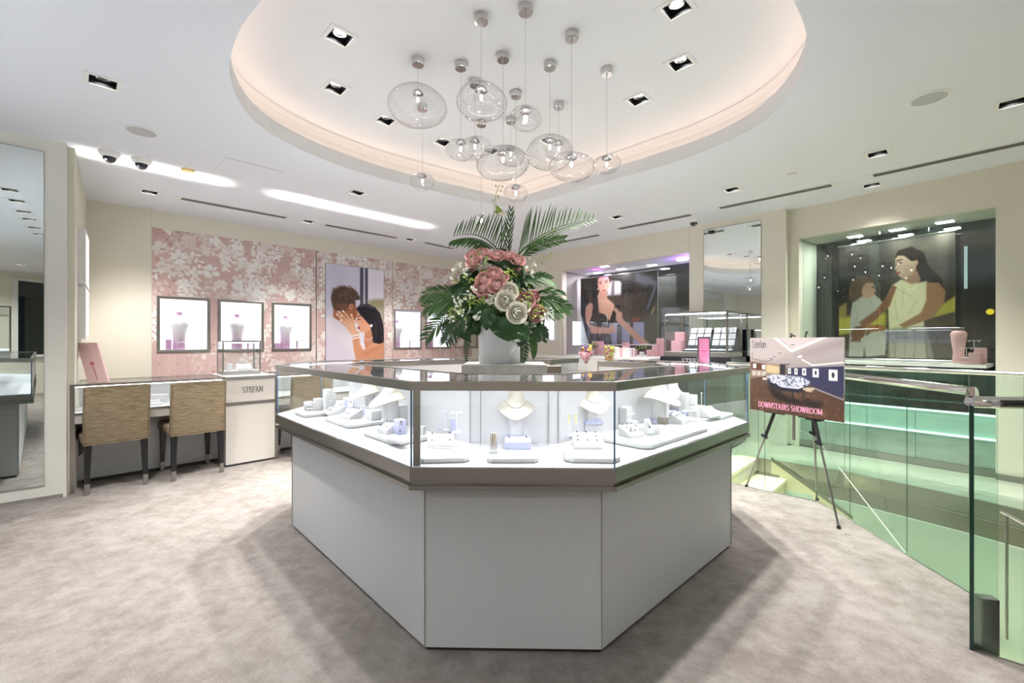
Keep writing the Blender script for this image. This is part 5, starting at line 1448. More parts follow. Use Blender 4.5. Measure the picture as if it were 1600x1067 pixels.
# ---------------------------------------------------------------- first window: banner, lights, shelf goods
def hang_print(fr, px0, px1, y, z0, z1, img, mat, name, label, tube=True, clips=True):
    x0, x1 = fr.hx(px0, y), fr.hx(px1, y)
    t = thing(name, label, 'poster', fr.w(x0, y, z0), fr.a)
    w, h = x1 - x0, z1 - z0
    print_mesh('banner_print', img, w, h, mat, t, -.003)
    MB().box(0, w, -.002, .002, 0, h).obj('banner_sheet', 'boardback', t)
    MB().tube((-.01, 0, h), (w + .01, 0, h), .011, n=10).obj('top_bar', 'silver', t)
    MB().tube((-.01, 0, 0), (w + .01, 0, 0), .011, n=10).obj('bottom_bar', 'silver', t)
    for f in (.2, .8):
        MB().tube((w * f, 0, h + .011), (w * f, 0, Z1 - z0 - .001), .0012, n=5).obj('hanging_wire', 'silver', t)
    return t
def woman_black():
    c = Canvas(176, 140, (.20, .18, .17), 3)
    c.grad('241f1e', '3b322d', 0, 1)
    c.poly([(.0, .0), (.34, 0), (.30, .35), (0, .5)], '1e1b1c', 1, .03)
    # car window behind, facade and dark roof line
    c.poly([(.40, .08), (.54, .10), (.58, .17), (.56, .30), (.37, .30)], 'a9a7b3', 1, .005); c.poly([(.44, .09), (.48, .09), (.47, .30), (.43, .30)], '5d5558', 1, .004)
    c.poly([(.38, .02), (.62, .10), (.98, .32), (1, .20), (.75, .0), (.38, 0)], '332f31', 1, .01)
    c.poly([(.56, .14), (.72, .18), (.70, .32), (.56, .31)], '1b1b1e', 1, .01); c.poly([(.74, .0), (.92, .08), (1.0, .18), (.98, .26), (.74, .14)], '7d8090', .7, .02)
    c.poly([(.38, .30), (.92, .30), (.80, .70), (.44, .68)], '3a322e', 1, .02)
    c.poly([(.88, .20), (1, .22), (1, 1), (.72, 1), (.86, .6)], '302b2b', 1, .02)
    c.line([(.97, .22), (.93, .36), (.88, .50)], .03, '5b6478', .8); c.line([(.955, .50), (.93, .58)], .008, 'c7b078', .9)
    c.poly([(.70, .63), (.80, .61), (.78, .69), (.68, .69)], '7d3a35', .8, .01)
    rr = random.Random(8)
    for k in range(40): c.ell(rr.uniform(.5, .85), rr.uniform(.2, .62), .004, .004, 'd9d2c4', rr.uniform(.2, .7))
    # bright panes low
    for (a, b) in ((.41, .51), (.57, .67), (.71, .84)): c.poly([(a, .69), (b, .69), (b, .99), (a, .99)], '8c8fb4', .9, .004)
    # seat and strap
    c.poly([(.0, .28), (.06, .28), (.16, .70), (.22, 1), (.12, 1), (.0, .50)], '232533', 1, .008); c.poly([(0, .50), (.12, 1), (0, 1)], 'b9c1c9', 1, .004)
    c.poly([(.15, .30), (.24, .28), (.26, .60), (.17, .66)], '1f2026', 1, .01)
    # body
    c.poly([(.24, .30), (.27, .22), (.36, .22), (.38, .33), (.47, .42), (.48, .56), (.42, .66), (.30, .62), (.24, .45)], 'b98d7e', 1, .006)
    c.poly([(.07, .55), (.08, .44), (.14, .37), (.18, .40), (.19, .55), (.12, .74), (.08, .66)], 'b5877a', 1, .006)
    c.poly([(.12, .70), (.24, .74), (.40, .76), (.44, .72), (.47, .78), (.43, .85), (.16, .85)], 'b07f70', 1, .006)
    c.poly([(.47, .50), (.50, .46), (.54, .55), (.60, .66), (.80, .88), (.92, 1), (.80, 1), (.62, .80), (.50, .66)], 'b0857a', 1, .006)
    for k in range(4): c.line([(.42, .76), (.46 + .01 * k, .70 + .04 * k)], .018, 'b98d82')
    c.poly([(.13, .68), (.17, .56), (.19, .36), (.24, .36), (.26, .53), (.34, .56), (.41, .66), (.46, .50), (.50, .56), (.47, .67), (.41, .68), (.39, .73), (.28, .74)], '15130f', 1, .004)
    c.poly([(.18, .33), (.25, .30), (.265, .55), (.19, .58)], '26262e', 1, .006)
    c.poly([(.14, .84), (.42, .85), (.44, 1), (.14, 1)], '221f26', 1, .01)
    c.line([(.38, .56), (.375, .72)], .010, 'c9c2bb', .8); c.line([(.28, .76), (.275, .88)], .010, 'c9c2bb', .7)
    # head
    c.poly([(.245, .0), (.42, 0), (.43, .10), (.36, .17), (.27, .14), (.255, .28), (.24, .15)], '2a201d', 1, .006)
    c.poly([(.255, .03), (.32, .0), (.39, .02), (.415, .10), (.40, .18), (.36, .265), (.32, .285), (.275, .22), (.25, .12)], 'bf9384', 1, .005)
    c.poly([(.28, .21), (.36, .25), (.37, .33), (.29, .34)], 'a87a6c', .8, .006)
    c.line([(.265, .085), (.30, .075)], .009, '3a2622'); c.line([(.345, .085), (.385, .070)], .009, '3a2622'); c.ell(.287, .105, .016, .007, '2b1d1b', 1); c.ell(.367, .098, .016, .007, '2b1d1b', 1)
    c.line([(.33, .11), (.335, .165), (.318, .170)], .006, '96685c', .8); c.ell(.335, .215, .026, .013, '9c4c4c', 1, -4); c.line([(.31, .214), (.36, .212)], .004, '5b2428', .9)
    c.ell(.252, .18, .008, .02, 'd8cfc4', .8)
    # telephone in hand
    c.poly([(.495, .44), (.54, .43), (.545, .48), (.50, .49)], '14131a'); c.poly([(.515, .53), (.57, .54), (.58, .60), (.52, .60)], 'b0857a', 1, .004)
    return c.out()
M['banner'] = vcol('printed_banner', .04, .2, .5)
hang_print(WR, 907.5, 1028, .45, 1.15, 2.285, woman_black(), M['banner'], 'fashion_banner', 'hanging banner of a woman in a black dress seated in a dark car')
def mother():
    c = Canvas(190, 210, (.20, .18, .15), 3)
    c.grad('2a2826', '3a342c', 0, 1)
    c.poly([(.0, 0), (1, 0), (1, .20), (0, .32)], '343230', 1, .02)
    c.poly([(.50, .04), (.84, .04), (.86, .40), (.50, .40)], '57534c', .8, .05); c.poly([(.30, 0), (.38, 0), (.38, .45), (.30, .45)], '4a4f4a', .8, .01); c.poly([(.86, 0), (.97, 0), (.93, .45), (.84, .5)], '56524b', .8, .02)
    c.poly([(.0, .30), (.1, .28), (.1, .55), (0, .55)], '20201f', 1, .02)
    c.poly([(0, .54), (.08, .50), (.08, .62), (0, .64)], '8a7440', 1, .01)
    c.poly([(0, .63), (.2, .62), (.45, .60), (.45, .72), (0, .80)], 'a49a3e', 1, .015); c.poly([(.84, .60), (1, .50), (1, .62), (.84, .66)], 'a0963f', 1, .01)
    c.poly([(0, .80), (1, .66), (1, 1), (0, 1)], '40352a', 1, .02)
    # child
    c.poly([(.10, .98), (.12, .60), (.14, .50), (.20, .46), (.34, .44), (.42, .52), (.40, .60), (.28, .70), (.24, .98)], 'a7a39d', 1, .006)
    c.poly([(.24, .82), (.40, .70), (.46, .74), (.44, .96), (.26, .98)], 'a9a59d', 1, .008)
    c.line([(.16, .52), (.18, .62), (.16, .72)], .008, '8b8883', .7); c.line([(.30, .48), (.33, .56)], .008, '8b8883', .7)
    c.poly([(.20, .36), (.26, .32), (.33, .34), (.355, .42), (.345, .45), (.30, .48), (.24, .47)], 'a98774', 1, .006)
    c.poly([(.10, .48), (.12, .34), (.18, .28), (.26, .275), (.33, .31), (.34, .35), (.27, .34), (.23, .38), (.22, .46), (.16, .50)], '574638', 1, .006)
    c.ell(.325, .385, .010, .006, '2c211c'); c.ell(.34, .435, .012, .006, '7b4a44')
    c.line([(.13, .33), (.11, .45)], .02, '7a6450', .5)
    # woman
    c.poly([(.52, .16), (.55, .10), (.66, .08), (.76, .14), (.80, .26), (.90, .36), (.92, .46), (.74, .44), (.68, .30), (.60, .16)], '17110e', 1, .006)
    c.poly([(.60, .30), (.70, .26), (.74, .36), (.66, .42), (.60, .38)], '9a7560', 1, .006)
    c.poly([(.525, .17), (.56, .13), (.64, .13), (.70, .20), (.70, .26), (.66, .31), (.60, .34), (.555, .31), (.545, .285), (.535, .265), (.52, .25), (.53, .22)], 'b39a88', 1, .005)
    c.poly([(.53, .14), (.58, .10), (.70, .12), (.73, .20), (.66, .20), (.60, .15)], '17110e', 1, .005)
    c.ell(.70, .215, .014, .022, 'a88470', 1); c.line([(.54, .207), (.575, .203)], .012, '241713'); c.line([(.538, .183), (.585, .175)], .010, '2c1d18'); c.ell(.552, .283, .018, .010, '8a3f3c'); c.line([(.53, .25), (.55, .255)], .006, '8d6c58'); c.poly([(.60, .20), (.69, .22), (.66, .30), (.60, .33)], 'a58a76', .5, .02)
    c.poly([(.46, .46), (.50, .38), (.58, .34), (.66, .385), (.78, .37), (.84, .42), (.80, .52), (.76, .66), (.78, .98), (.48, .98), (.47, .70)], 'cfc6a6', 1, .006)
    for (p_, q_) in (((.55, .42), (.66, .48)), ((.60, .40), (.58, .56)), ((.52, .50), (.54, .66)), ((.70, .52), (.64, .62)), ((.76, .58), (.68, .68))): c.line([p_, q_], .014, 'a99f80', .45)
    c.poly([(.48, .74), (.78, .72), (.84, .98), (.46, .98)], '8d887c', .8, .01)
    for x in (.54, .62, .70): c.line([(x, .76), (x - .02, .98)], .014, '6f6b62', .5)
    c.line([(.60, .40), (.66, .43), (.72, .40)], .006, 'f0e8d0', .8)
    # arms
    c.poly([(.78, .38), (.88, .39), (.93, .46), (.92, .54), (.84, .66), (.60, .74), (.56, .71), (.74, .62), (.78, .52)], '8f6a4e', 1, .006)
    c.poly([(.46, .46), (.50, .38), (.54, .40), (.48, .55), (.36, .66), (.24, .74), (.20, .68), (.36, .58)], '7c5540', 1, .006)
    c.ell(.19, .77, .075, .055, '6b4836', 1, -30, .15); c.ell(.38, .73, .07, .026, '94643f', 1, 6, .15)
    for k in range(4): c.line([(.20 - .01 * k, .74), (.13 + .025 * k, .84)], .022, '6b4836'); c.line([(.36, .72 + .012 * k), (.28, .70 + .018 * k)], .016, '94643f')
    # reflected shop window
    c.poly([(.44, .755), (.99, .755), (.99, .86), (.44, .86)], '76769a', .45, .004)
    for x0, x1 in ((.44, .66), (.70, .97)): c.line([(x0, .757), (x1, .757)], .008, 'e6e6ff', .9)
    c.noise(.06, 2, 4)
    return c.out()
hang_print(W2, 1311, 1492.5, .40, 1.003, 2.292, mother(), M['banner'], 'family_banner', 'hanging banner of a woman in a cream dress holding a small child')
# square lights in the bay ceilings
def bay_light(fr, px, py, label, mat='spotlamp', z=Z1, e=4, col=(1, .98, .95)):
    # depth from the picture row at the bay ceiling
    q = onz(px, py, z)
    t = thing('bay_light', label, 'downlight', (q.x, q.y, z), fr.a, 'square lights inside the shop windows')
    MB().box(-.075, .075, -.055, .055, -.004, 0).obj('light_frame', 'trimwhite', t)
    MB().box(-.062, .062, -.044, .044, -.007, -.004).obj('diffuser', mat, t)
    lamp('AREA', 'bay_lamp', (0, 0, -.009), e, col, t, size=.11, rot=(0, 0, 0))
for px, py, lb in ((934, 426, 'square light tinted pink at the dark end of the first shop window'), (945, 416, 'small square light high in the first shop window ceiling'), (971, 420, 'long square light over the head of the woman in black'), (1019, 414, 'square light over the end of the woman in black banner'), (1066, 406, 'square light washed purple at the pier end of the first window')):
    bay_light(WR, px, py, lb, e=5, col=(.95, .80, 1) if px in (934, 1066) else (1, .97, .95))
for px, py, lb in ((1336, 369, 'first square light in the ceiling of the second shop window'), (1402, 358.5, 'middle square light in the ceiling of the second shop window'), (1476, 346.5, 'third square light in the second shop window, above the banner end')):
    bay_light(W2, px, py, lb, e=5, col=(.97, 1, .92))
lamp('POINT', 'purple_lamp', WR.w(WR.hx(1070, .35), .35, Z1 - .10), 2.2, (.40, .15, 1), size=.03)
lamp('POINT', 'pink_lamp', WR.w(WR.hx(932, .30), .30, Z1 - .09), .35, (.85, .2, 1), size=.03)
# lit niche on the bay side wall
q = WR.w(a0 + .001, .42, 1.10)
t = thing('bay_poster', 'small lit poster on the grey side wall of the first window', 'poster', WR.w(a0, .28, 1.13), WR.a)
MB().box(0, .008, 0, .36, 0, .42).obj('poster_border', 'trimwhite', t); MB().box(.008, .010, .01, .35, .01, .41).obj('lit_sheet', 'niche', t)
# pink displays and gifts on the first window's shelf
def shelf(fr, px, y, z, w, d, h, label, mat, name='display_block', cat='display block'):
    return block(fr.w(fr.hx(px, y), y, z), w, d, h, fr.a, label, mat, cat, name)
shelf(WR, 934, .25, Z0, .16, .12, .22, 'tall pink block on the first window shelf behind the sweets glass', 'pink')
shelf(WR, 944, .22, Z0, .14, .10, .12, 'lower pink block on the first window shelf beside the sweets glass', 'pink')
shelf(WR, 978, .26, Z0, .09, .08, .20, 'tall pink stand behind the white gift box', 'pink')
shelf(WR, 990, .22, Z0, .10, .08, .09, 'low pink block beside the white gift box', 'pink')
shelf(WR, 1018, .24, Z0, .12, .10, .09, 'lowest pink step near the black jewellery case', 'pink')
shelf(WR, 1026, .26, Z0, .10, .10, .16, 'middle pink step near the black jewellery case', 'pink')
shelf(WR, 1033, .28, Z0, .10, .10, .26, 'highest pink step near the black jewellery case', 'pink')
def posy(p, label, mat, rz=0, s=1.0):
    t = thing('flower_pot', label, 'flowers', p, rz)
    MB().lathe([(.03 * s, 0), (.04 * s, .06 * s), (.038 * s, .06 * s), (.0, .055 * s)], 16).obj('pot', 'trimwhite', t, smooth=True, angle=40)
    rr = random.Random(int(p[0] * 100)); mb = MB(); m2 = MB()
    for k in range(26):
        d = Vector((rr.uniform(-1, 1), rr.uniform(-1, 1), rr.uniform(.3, 1.6))).normalized() * rr.uniform(.05, .10) * s
        c_ = Vector((0, 0, .06 * s)) + d; s_ = d.orthogonal().normalized() * .013 * s
        (mb if k % 3 else m2).add([c_ - d * .25, c_ + s_, c_ + d * .3, c_ - s_], [(0, 1, 2, 3)]).ball(c_, .010 * s, 6, 4)
    mb.obj('blossom', mat, t); m2.obj('leaf', 'leafmid', t)
posy(WR.w(WR.hx(1003, .2), .2, Z0 + .001), 'small pot of yellow flowers before the pink stands', 'leaflight')
posy(WR.w(WR.hx(925, .16), .16, Z0 + .001), 'yellow orchid pot behind the martini glass of sweets', 'leaflight', s=1.3)
for i, (x, d_) in enumerate(((-.30, 0), (.42, .0))):
    pass
# white drawer cabinet under the first window
xk0, xk1 = WR.hx(868), WR.hx(1036)
t = thing('drawer_cabinet', 'white drawer cabinet under the first shop window', 'cabinet', WR.w(xk0, -.42), WR.a)
w = xk1 - xk0; nd = 5
MB().box(0, w, .01, .41, .04, .945).obj('carcass', 'whitebox', t)
MB().box(-.01, w + .01, -.01, .415, .946, .972).obj('worktop', 'trimwhite', t)
MB().box(.02, w - .02, .03, .40, 0, .04).obj('plinth', 'darksteel', t)
for i in range(nd):
    for j in range(5):
        dr = MB().box(i * w / nd + .004, (i + 1) * w / nd - .004, -.008, .009, .05 + j * .179, .05 + (j + 1) * .179 - .006).obj('drawer', 'trimwhite', t)
        MB().tube(((i + .5) * w / nd, -.008, .05 + j * .179 + .13), ((i + .5) * w / nd, -.024, .05 + j * .179 + .13), .008, n=10).obj('knob', 'steel', dr)
t = thing('gift_box', 'white gift box with a pink ribbon on the white cabinet', 'box', WR.w(WR.hx(975, -.2), -.2, .973), WR.a)
MB().box(-.13, .13, -.07, .07, 0, .125).obj('box_body', 'whitebox', t, bevel=.002); MB().box(-.135, .135, -.075, .075, .105, .135).obj('box_lid', 'whitebox', t, bevel=.002)
MB().box(-.02, .02, -.077, .077, 0, .137).box(-.137, .137, -.012, .012, .02, .137).ball((.0, 0, .15), .03, 8, 5, (1, .5, .5)).obj('ribbon', 'pink', t)
shelf(WR, 962, -.2, .973, .07, .07, .15, 'slim white box with a lilac bow beside the gift box', 'whitebox', 'gift_box', 'box')
x0_, x1_ = WR.hx(845, -.05), WR.hx(868, -.05)
t = thing('white_frame', 'white lit frame on the wall between the bouquet and the first shop window', 'wall frame', WR.w(x0_, 0, 1.20), WR.a)
w = x1_ - x0_
MB().box(0, w, -.05, 0, 0, .035).box(0, w, -.05, 0, .755, .79).box(0, .035, -.05, 0, .035, .755).box(w - .035, w, -.05, 0, .035, .755).obj('frame_border', 'trimwhite', t)
MB().box(.035, w - .035, -.02, -.01, .035, .755).obj('lit_panel', 'niche', t)
# jar and martini glass of sweets on the back of the big counter
def sweets(mb_list, r_, z0, z1, fn, n_, seed, c=.007):
    rr = random.Random(seed)
    for k in range(n_):
        z = rr.uniform(z0, z1); R_ = fn(z) - c; a = rr.uniform(0, 6.28); q = R_ * math.sqrt(rr.uniform(.35, 1))
        rr.choice(mb_list).ball((q * math.cos(a), q * math.sin(a), z), c * rr.uniform(.8, 1.2), 6, 4, (1, 1, .7))
p = onz(953, 565.5, 1.055)
t = thing('sweet_jar', 'round glass jar full of gold and red sweets', 'jar', (p.x, p.y + .02, 1.054))
MB().lathe([(.030, 0), (.038, .03), (.043, .07), (.042, .11), (.038, .128)], 24, cap=False).lathe([(.001, .0), (.030, .0)], 24, cap=False).obj('jar_glass', 'blob', t, smooth=True)
A_, B_, C_ = MB(), MB(), MB(); sweets([A_, A_, B_, C_], .04, .008, .115, lambda z: .030 + .012 * min(1, z / .06), 150, 3)
for m_, mt in ((A_, 'candygold'), (B_, 'candyred'), (C_, 'leaflight')): o = m_.obj('sweets', mt, t, smooth=True); o['kind'] = 'stuff'
p = aty(915.5, 549, 3.35)
t = thing('martini_glass', 'martini glass heaped with red and gold sweets', 'glass', (p.x, 3.35, p.z - .215))
MB().lathe([(.045, 0), (.045, .003), (.006, .010), (.004, .10), (.005, .12), (.068, .215), (.066, .215), (.003, .123)], 28, cap=False).obj('glass_bowl', 'blob', t, smooth=True)
A_, B_, C_, D_ = MB(), MB(), MB(), MB(); fn = lambda z: .006 + (z - .12) * .62
sweets([A_, A_, C_], .06, .128, .212, fn, 170, 4, .006)
for m_, mt in ((A_, 'candyred'), (C_, 'candywhite')): o = m_.obj('sweets', mt, t, smooth=True); o['kind'] = 'stuff'
rr = random.Random(5)
for k in range(22): (B_ if k % 2 else D_).ball((rr.uniform(-.03, .04), rr.uniform(-.03, .03), .215 + rr.uniform(0, .045)), .010, 7, 5)
for m_, mt in ((B_, 'candygold'), (D_, 'candydark')): o = m_.obj('sweets', mt, t, smooth=True); o['kind'] = 'stuff'
st_ = thing('inner_shelf', 'low white service shelf inside the open middle of the counter', 'shelf', (p.x, 3.33, 0))
MB().box(-.18, .05, -.12, .12, p.z - .215 - .02, p.z - .216).obj('shelf_board', 'trimwhite', st_); MB().box(-.17, .04, -.11, .11, 0, p.z - .236).obj('shelf_support', 'desk', st_)

# black case with glass top, by the wall mirror
cw, cd = .735, .55
corner = Vector((2.405, 4.946, 0)); leftp = Vector((1.85, 5.43, 0))
ctr = (corner + leftp) / 2 + Vector((.707, .707, 0)) * cd / 2
t = thing('jewellery_case', 'black pedestal case with a glass top and two boards of white tags', 'showcase', (ctr.x, ctr.y, 0), R(-43))
MB().box(-cw / 2 - .04, cw / 2 + .04, -cd / 2 - .02, cd / 2, .02, 1.02).obj('pedestal', 'navy', t, bevel=.004)
MB().box(-cw / 2, cw / 2, -cd / 2, cd / 2, 0, .02).obj('plinth', 'darksteel', t)
mb, tw = text('STEFAN', .055, .14, .05, .05); o = mb.obj('lettering', 'lettersilver', t); o.location = (-.135, -cd / 2 - .021, .945); o.scale = (.27 / tw, 1, 1)
e = bpy.data.objects.new('glass_top', None); C.objects.link(e); e.parent = t; e.location = (0, 0, 1.02)
case_box(e, cw, cd, .53, .055, 'caseled', 'steel', .018)
def tagboard(px_off, label):
    M_ = Matrix.Translation(t.location) @ Matrix.Rotation(R(-43), 4, 'Z')
    b = thing('tag_board', label, 'display board', M_ @ Vector((px_off, -.06, 1.081)), R(-43))
    w = .27
    MB().hexa([(-w / 2, -.14, 0), (w / 2, -.14, 0), (w / 2, .16, 0), (-w / 2, .16, 0)], [(-w / 2, -.14, .012), (w / 2, -.14, .012), (w / 2, .16, .05), (-w / 2, .16, .05)]).obj('board_base', 'navy', b)
    MB().hexa([(-w / 2, .0, .03), (w / 2, .0, .03), (w / 2, .17, .03), (-w / 2, .17, .03)], [(-w / 2, .115, .27), (w / 2, .115, .27), (w / 2, .17, .27), (-w / 2, .17, .27)]).obj('board_back', 'navy', b)
    for i in range(3):
        x = (i - 1) * .086
        p0, p1 = Vector((x, -.125, .0145)), Vector((x, -.02, .0285))
        n_ = Vector((0, -.13, 1)).normalized() * .004
        MB().hexa([p0 - Vector((.036, 0, 0)), p0 + Vector((.036, 0, 0)), p1 + Vector((.036, 0, 0)), p1 - Vector((.036, 0, 0))], [q + n_ for q in (p0 - Vector((.036, 0, 0)), p0 + Vector((.036, 0, 0)), p1 + Vector((.036, 0, 0)), p1 - Vector((.036, 0, 0)))]).obj('tag_card', 'niche_card', b)
        for j in range(3):
            a_ = (.045 + j * .074) / .24; b_ = a_ + .060 / .24
            f = lambda u: Vector((x, .115 * u - .002, .03 + .24 * u))
            q0, q1 = f(a_), f(b_); n_ = Vector((0, -1, .45)).normalized() * .005; hw = Vector((.036, 0, 0))
            tg = MB().hexa([q0 - hw, q0 + hw, q1 + hw, q1 - hw], [q + n_ for q in (q0 - hw, q0 + hw, q1 + hw, q1 - hw)]).obj('tag_card', 'niche_card', b)
            MB().ball((q0 + q1) / 2 + n_ * 1.3, .005, 6, 4).obj('tiny_jewel', 'gem', tg)

tagboard(-.035, 'dark board of white jewellery tags on the window side of the black case')
tagboard(.245, 'dark board of white jewellery tags by the mirror end of the black case')
Mx = Matrix.Translation(t.location) @ Matrix.Rotation(R(-43), 4, 'Z')
block(Mx @ Vector((-.27, -.10, 1.081)), .12, .10, .13, R(-43), 'low pink block inside the black case with white tags', 'pink')
block(Mx @ Vector((-.30, .08, 1.081)), .12, .10, .24, R(-43), 'taller pink block inside the black case with white tags', 'pink')
# hot pink menu card in a clear stand on the counter
p = onz(1098, 567, 1.055)
t = thing('card_stand', 'hot pink card in a clear upright holder on the counter glass', 'sign', (p.x + .0, p.y - .02, 1.054), R(8))
sc_ = p.y / F
MB().box(-8.2 * sc_, 8.2 * sc_, -.003, .003, 0.0, 38.5 * sc_).obj('card_sheet', 'hotpink', t)
MB().box(-10.5 * sc_, 10.5 * sc_, .0035, .0055, 0, 41 * sc_).obj('holder_plate', 'steel', t)
MB().box(-10.5 * sc_, 10.5 * sc_, -.03, .03, -.001, .003).obj('holder_foot', 'blob', t)
MB().box(-4.8 * sc_, 4.8 * sc_, -.0036, -.003, 17 * sc_, 20 * sc_).box(-3.8 * sc_, 3.8 * sc_, -.0036, -.003, 12 * sc_, 13 * sc_).box(-3 * sc_, 3 * sc_, -.0036, -.003, 8 * sc_, 9 * sc_).obj('print_band', 'ribbon', t)
# second window shelf goods
def sh2(px, y, w, d, h, label, mat='pink', name='display_block'):
    return block(W2.w(W2.hx(px, y), y, .991), w, d, h, W2.a, label, mat, 'display block', name)
t = thing('pink_bust', 'tall pink neck form at the end of the family banner', 'necklace stand', W2.w(W2.hx(1498, .30), .30, .991), W2.a)
MB().lathe([(.050, 0), (.040, .10), (.052, .20), (.060, .285), (.045, .31), (.02, .325)], 20).obj('form_body', 'pink', t, smooth=True, angle=60)
MB().lathe([(.040, .325), (.044, .335), (.044, .345), (.001, .347)], 20).obj('form_cap', 'brown', t)
sh2(1510, .14, .075, .06, .060, 'lowest of the pink step blocks in the second window')
sh2(1523, .13, .080, .06, .105, 'middle of the pink step blocks in the second window')
sh2(1532, .20, .080, .06, .150, 'tallest of the pink step blocks in the second window')
tstand(W2.w(W2.hx(1510, .14), .14, 1.0525), W2.a, .085, .09, 'white earring stand on the lowest pink step block', 'pearl')
tstand(W2.w(W2.hx(1522, .19), .19, .9915), W2.a, .215, .09, 'white earring stand rising between the pink step blocks', 'pearl')
sh2(1440, .12, .30, .10, .006, 'flat white plate lying on the second window ledge', 'whitebox', 'flat_plate')

# ---------------------------------------------------------------- easel and showroom board
TLp, TRp = Vector((1.888, 3.5, 1.228)), Vector((2.184, 2.905, 1.227))
ed = (TRp - TLp); ea = math.atan2(ed.y, ed.x); ew = ed.length; eh = .562
t = thing('showroom_board', 'printed board of the downstairs showroom standing on the easel', 'sign', (TLp.x, TLp.y, .666), ea)
def showroom():
    c = Canvas(200, 168, (.5, .47, .47), 3)
    c.grad('b8aeac', '8f8684', 0, .42)
    c.poly([(0, 0), (.3, 0), (.48, .17), (.3, .30), (0, .28)], 'aaa09e', 1, .02); c.poly([(.30, 0), (.82, 0), (.50, .17)], 'bdb2b1', 1, .01)
    c.line([(.28, -.02), (.49, .175)], .026, 'efe8ea'); c.line([(.49, .175), (.86, -.02)], .026, 'efe8ea'); c.line([(.34, .0), (.49, .145)], .008, '8d8083', .7)
    c.poly([(.50, .20), (1.02, .0), (1.02, .12), (.60, .27)], '8f8080', .6, .03)
    c.line([(.60, .28), (.70, .345), (1.02, .29)], .014, 'e8e2e2', .9)
    c.line([(.03, .20), (.03, .29), (.20, .325), (.28, .29)], .006, '4c4245', .8)
    for (x, y) in ((.50, .09), (.36, .20), (.30, .245), (.56, .215), (.26, .27)): c.poly([(x - .02, y), (x, y - .012), (x + .02, y), (x, y + .012)], '2e2728'); c.ell(x, y - .006, .008, .006, 'ffffff')
    c.ell(.575, .24, .022, .018, 'fff4ea', .9, 0, .6)
    c.poly([(0, .33), (.45, .37), (.45, .52), (0, .60)], '746457', 1, .01); c.poly([(.2, .36), (.36, .38), (.36, .48), (.2, .48)], 'b8a482', 1, .01)
    c.poly([(.02, .34), (.18, .36), (.18, .44), (.02, .44)], '57342c'); c.poly([(.04, .36), (.08, .36), (.08, .42), (.04, .42)], 'cfd0d0'); c.poly([(.15, .37), (.19, .37), (.19, .43), (.15, .43)], 'c0c0c0')
    for x in (.03, .09, .15): c.poly([(x, .46), (x + .05, .455), (x + .05, .52), (x, .53)], 'b0a69c', 1, .006)
    c.poly([(.36, .36), (.42, .36), (.42, .50), (.36, .50)], '2c2a33'); c.line([(.36, .355), (.47, .345)], .010, '3c3a3c')
    c.poly([(.44, .40), (.56, .385), (1.02, .34), (1.02, .74), (.70, .62), (.44, .50)], '33334e', 1, .004)
    for (x, y, w_, h_) in ((.465, .435, .016, .04), (.535, .435, .016, .045), (.62, .435, .020, .05), (.735, .44, .030, .06), (.90, .455, .040, .075)):
        c.poly([(x - w_, y - h_ / 1.1), (x + w_, y - h_ / 1.1), (x + w_, y + h_ / 1.2), (x - w_, y + h_ / 1.2)], 'd7dad4'); c.ell(x, y - .004, w_ * .35, h_ * .45, '2a2c30', 1, 0, .2)
    c.poly([(0, .58), (.25, .50), (.70, .60), (1.02, .73), (1.02, 1.02), (0, 1.02)], '503c30', 1, .006)
    c.grad('4c392e', '2e211b', .85, 1.0, al=.0)
    nr = np.random.RandomState(4); n_ = blur(nr.rand(*c.X.shape) - .5, 8); n_ /= np.abs(n_).max()
    c.blend(np.clip((c.Y - .56) * 6, 0, 1) * np.clip(n_ * 2, 0, 1) * .6, '9a6f50')
    c.line([(.70, .62), (1.02, .74)], .012, '8b8a99')
    c.poly([(.20, .62), (.34, .70), (.44, .77), (.60, .80), (.60, .86), (.36, .84), (.28, .78)], '17151a', .8, .02); c.poly([(.62, .76), (.82, .80), (.76, .88), (.60, .84)], '17151a', .7, .02)
    c.poly([(.20, .52), (.30, .49), (.60, .50), (.68, .55), (.67, .60), (.56, .66), (.38, .655), (.26, .60)], 'b9bccb', 1, .006)
    rr = random.Random(2)
    for k in range(150):
        x = rr.uniform(.22, .66); y = rr.uniform(.505, .635)
        c.ell(x, y, rr.uniform(.004, .012), rr.uniform(.003, .008), rr.choice(('20222e', '2c2f42', 'f2f2f8', '4a4c60', '15161e')), .9, rr.uniform(0, 90), .3)
    c.poly([(.20, .53), (.26, .60), (.38, .655), (.56, .66), (.67, .60), (.675, .63), (.57, .70), (.37, .695), (.25, .645)], '20202c', 1, .003)
    for x, y0, y1 in ((.30, .66, .76), (.37, .69, .80), (.50, .70, .82), (.61, .66, .76)): c.line([(x, y0), (x, y1)], .014, '2d2420')
    c.poly([(.60, .64), (.66, .62), (.725, .63), (.70, .68), (.62, .67)], 'b5a58c'); 
    for x in (.625, .70, .72): c.line([(x, .66), (x, .76)], .010, '4a3f36')
    c.poly([(.155, .545), (.21, .54), (.215, .57), (.16, .575)], 'c8beb0')
    for x in (.165, .205): c.line([(x, .57), (x, .65)], .008, '55504c')
    return c.out()
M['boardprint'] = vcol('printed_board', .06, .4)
print_mesh('board_print', showroom(), ew, eh, M['boardprint'], t, -.006)
MB().box(0, ew, -.005, .005, 0, eh).obj('foam_board', 'boardback', t)
mb, tw = text('DOWNSTAIRS SHOWROOM', .040, .20, .07, .02)
o = mb.obj('lettering', 'letterpink', t); k = .70 * ew / tw; o.location = (.105 * ew, -.0065, .030); o.scale = (k, 1, 1)
mb, tw = text('Stefan', .058, .10, .08, .0)
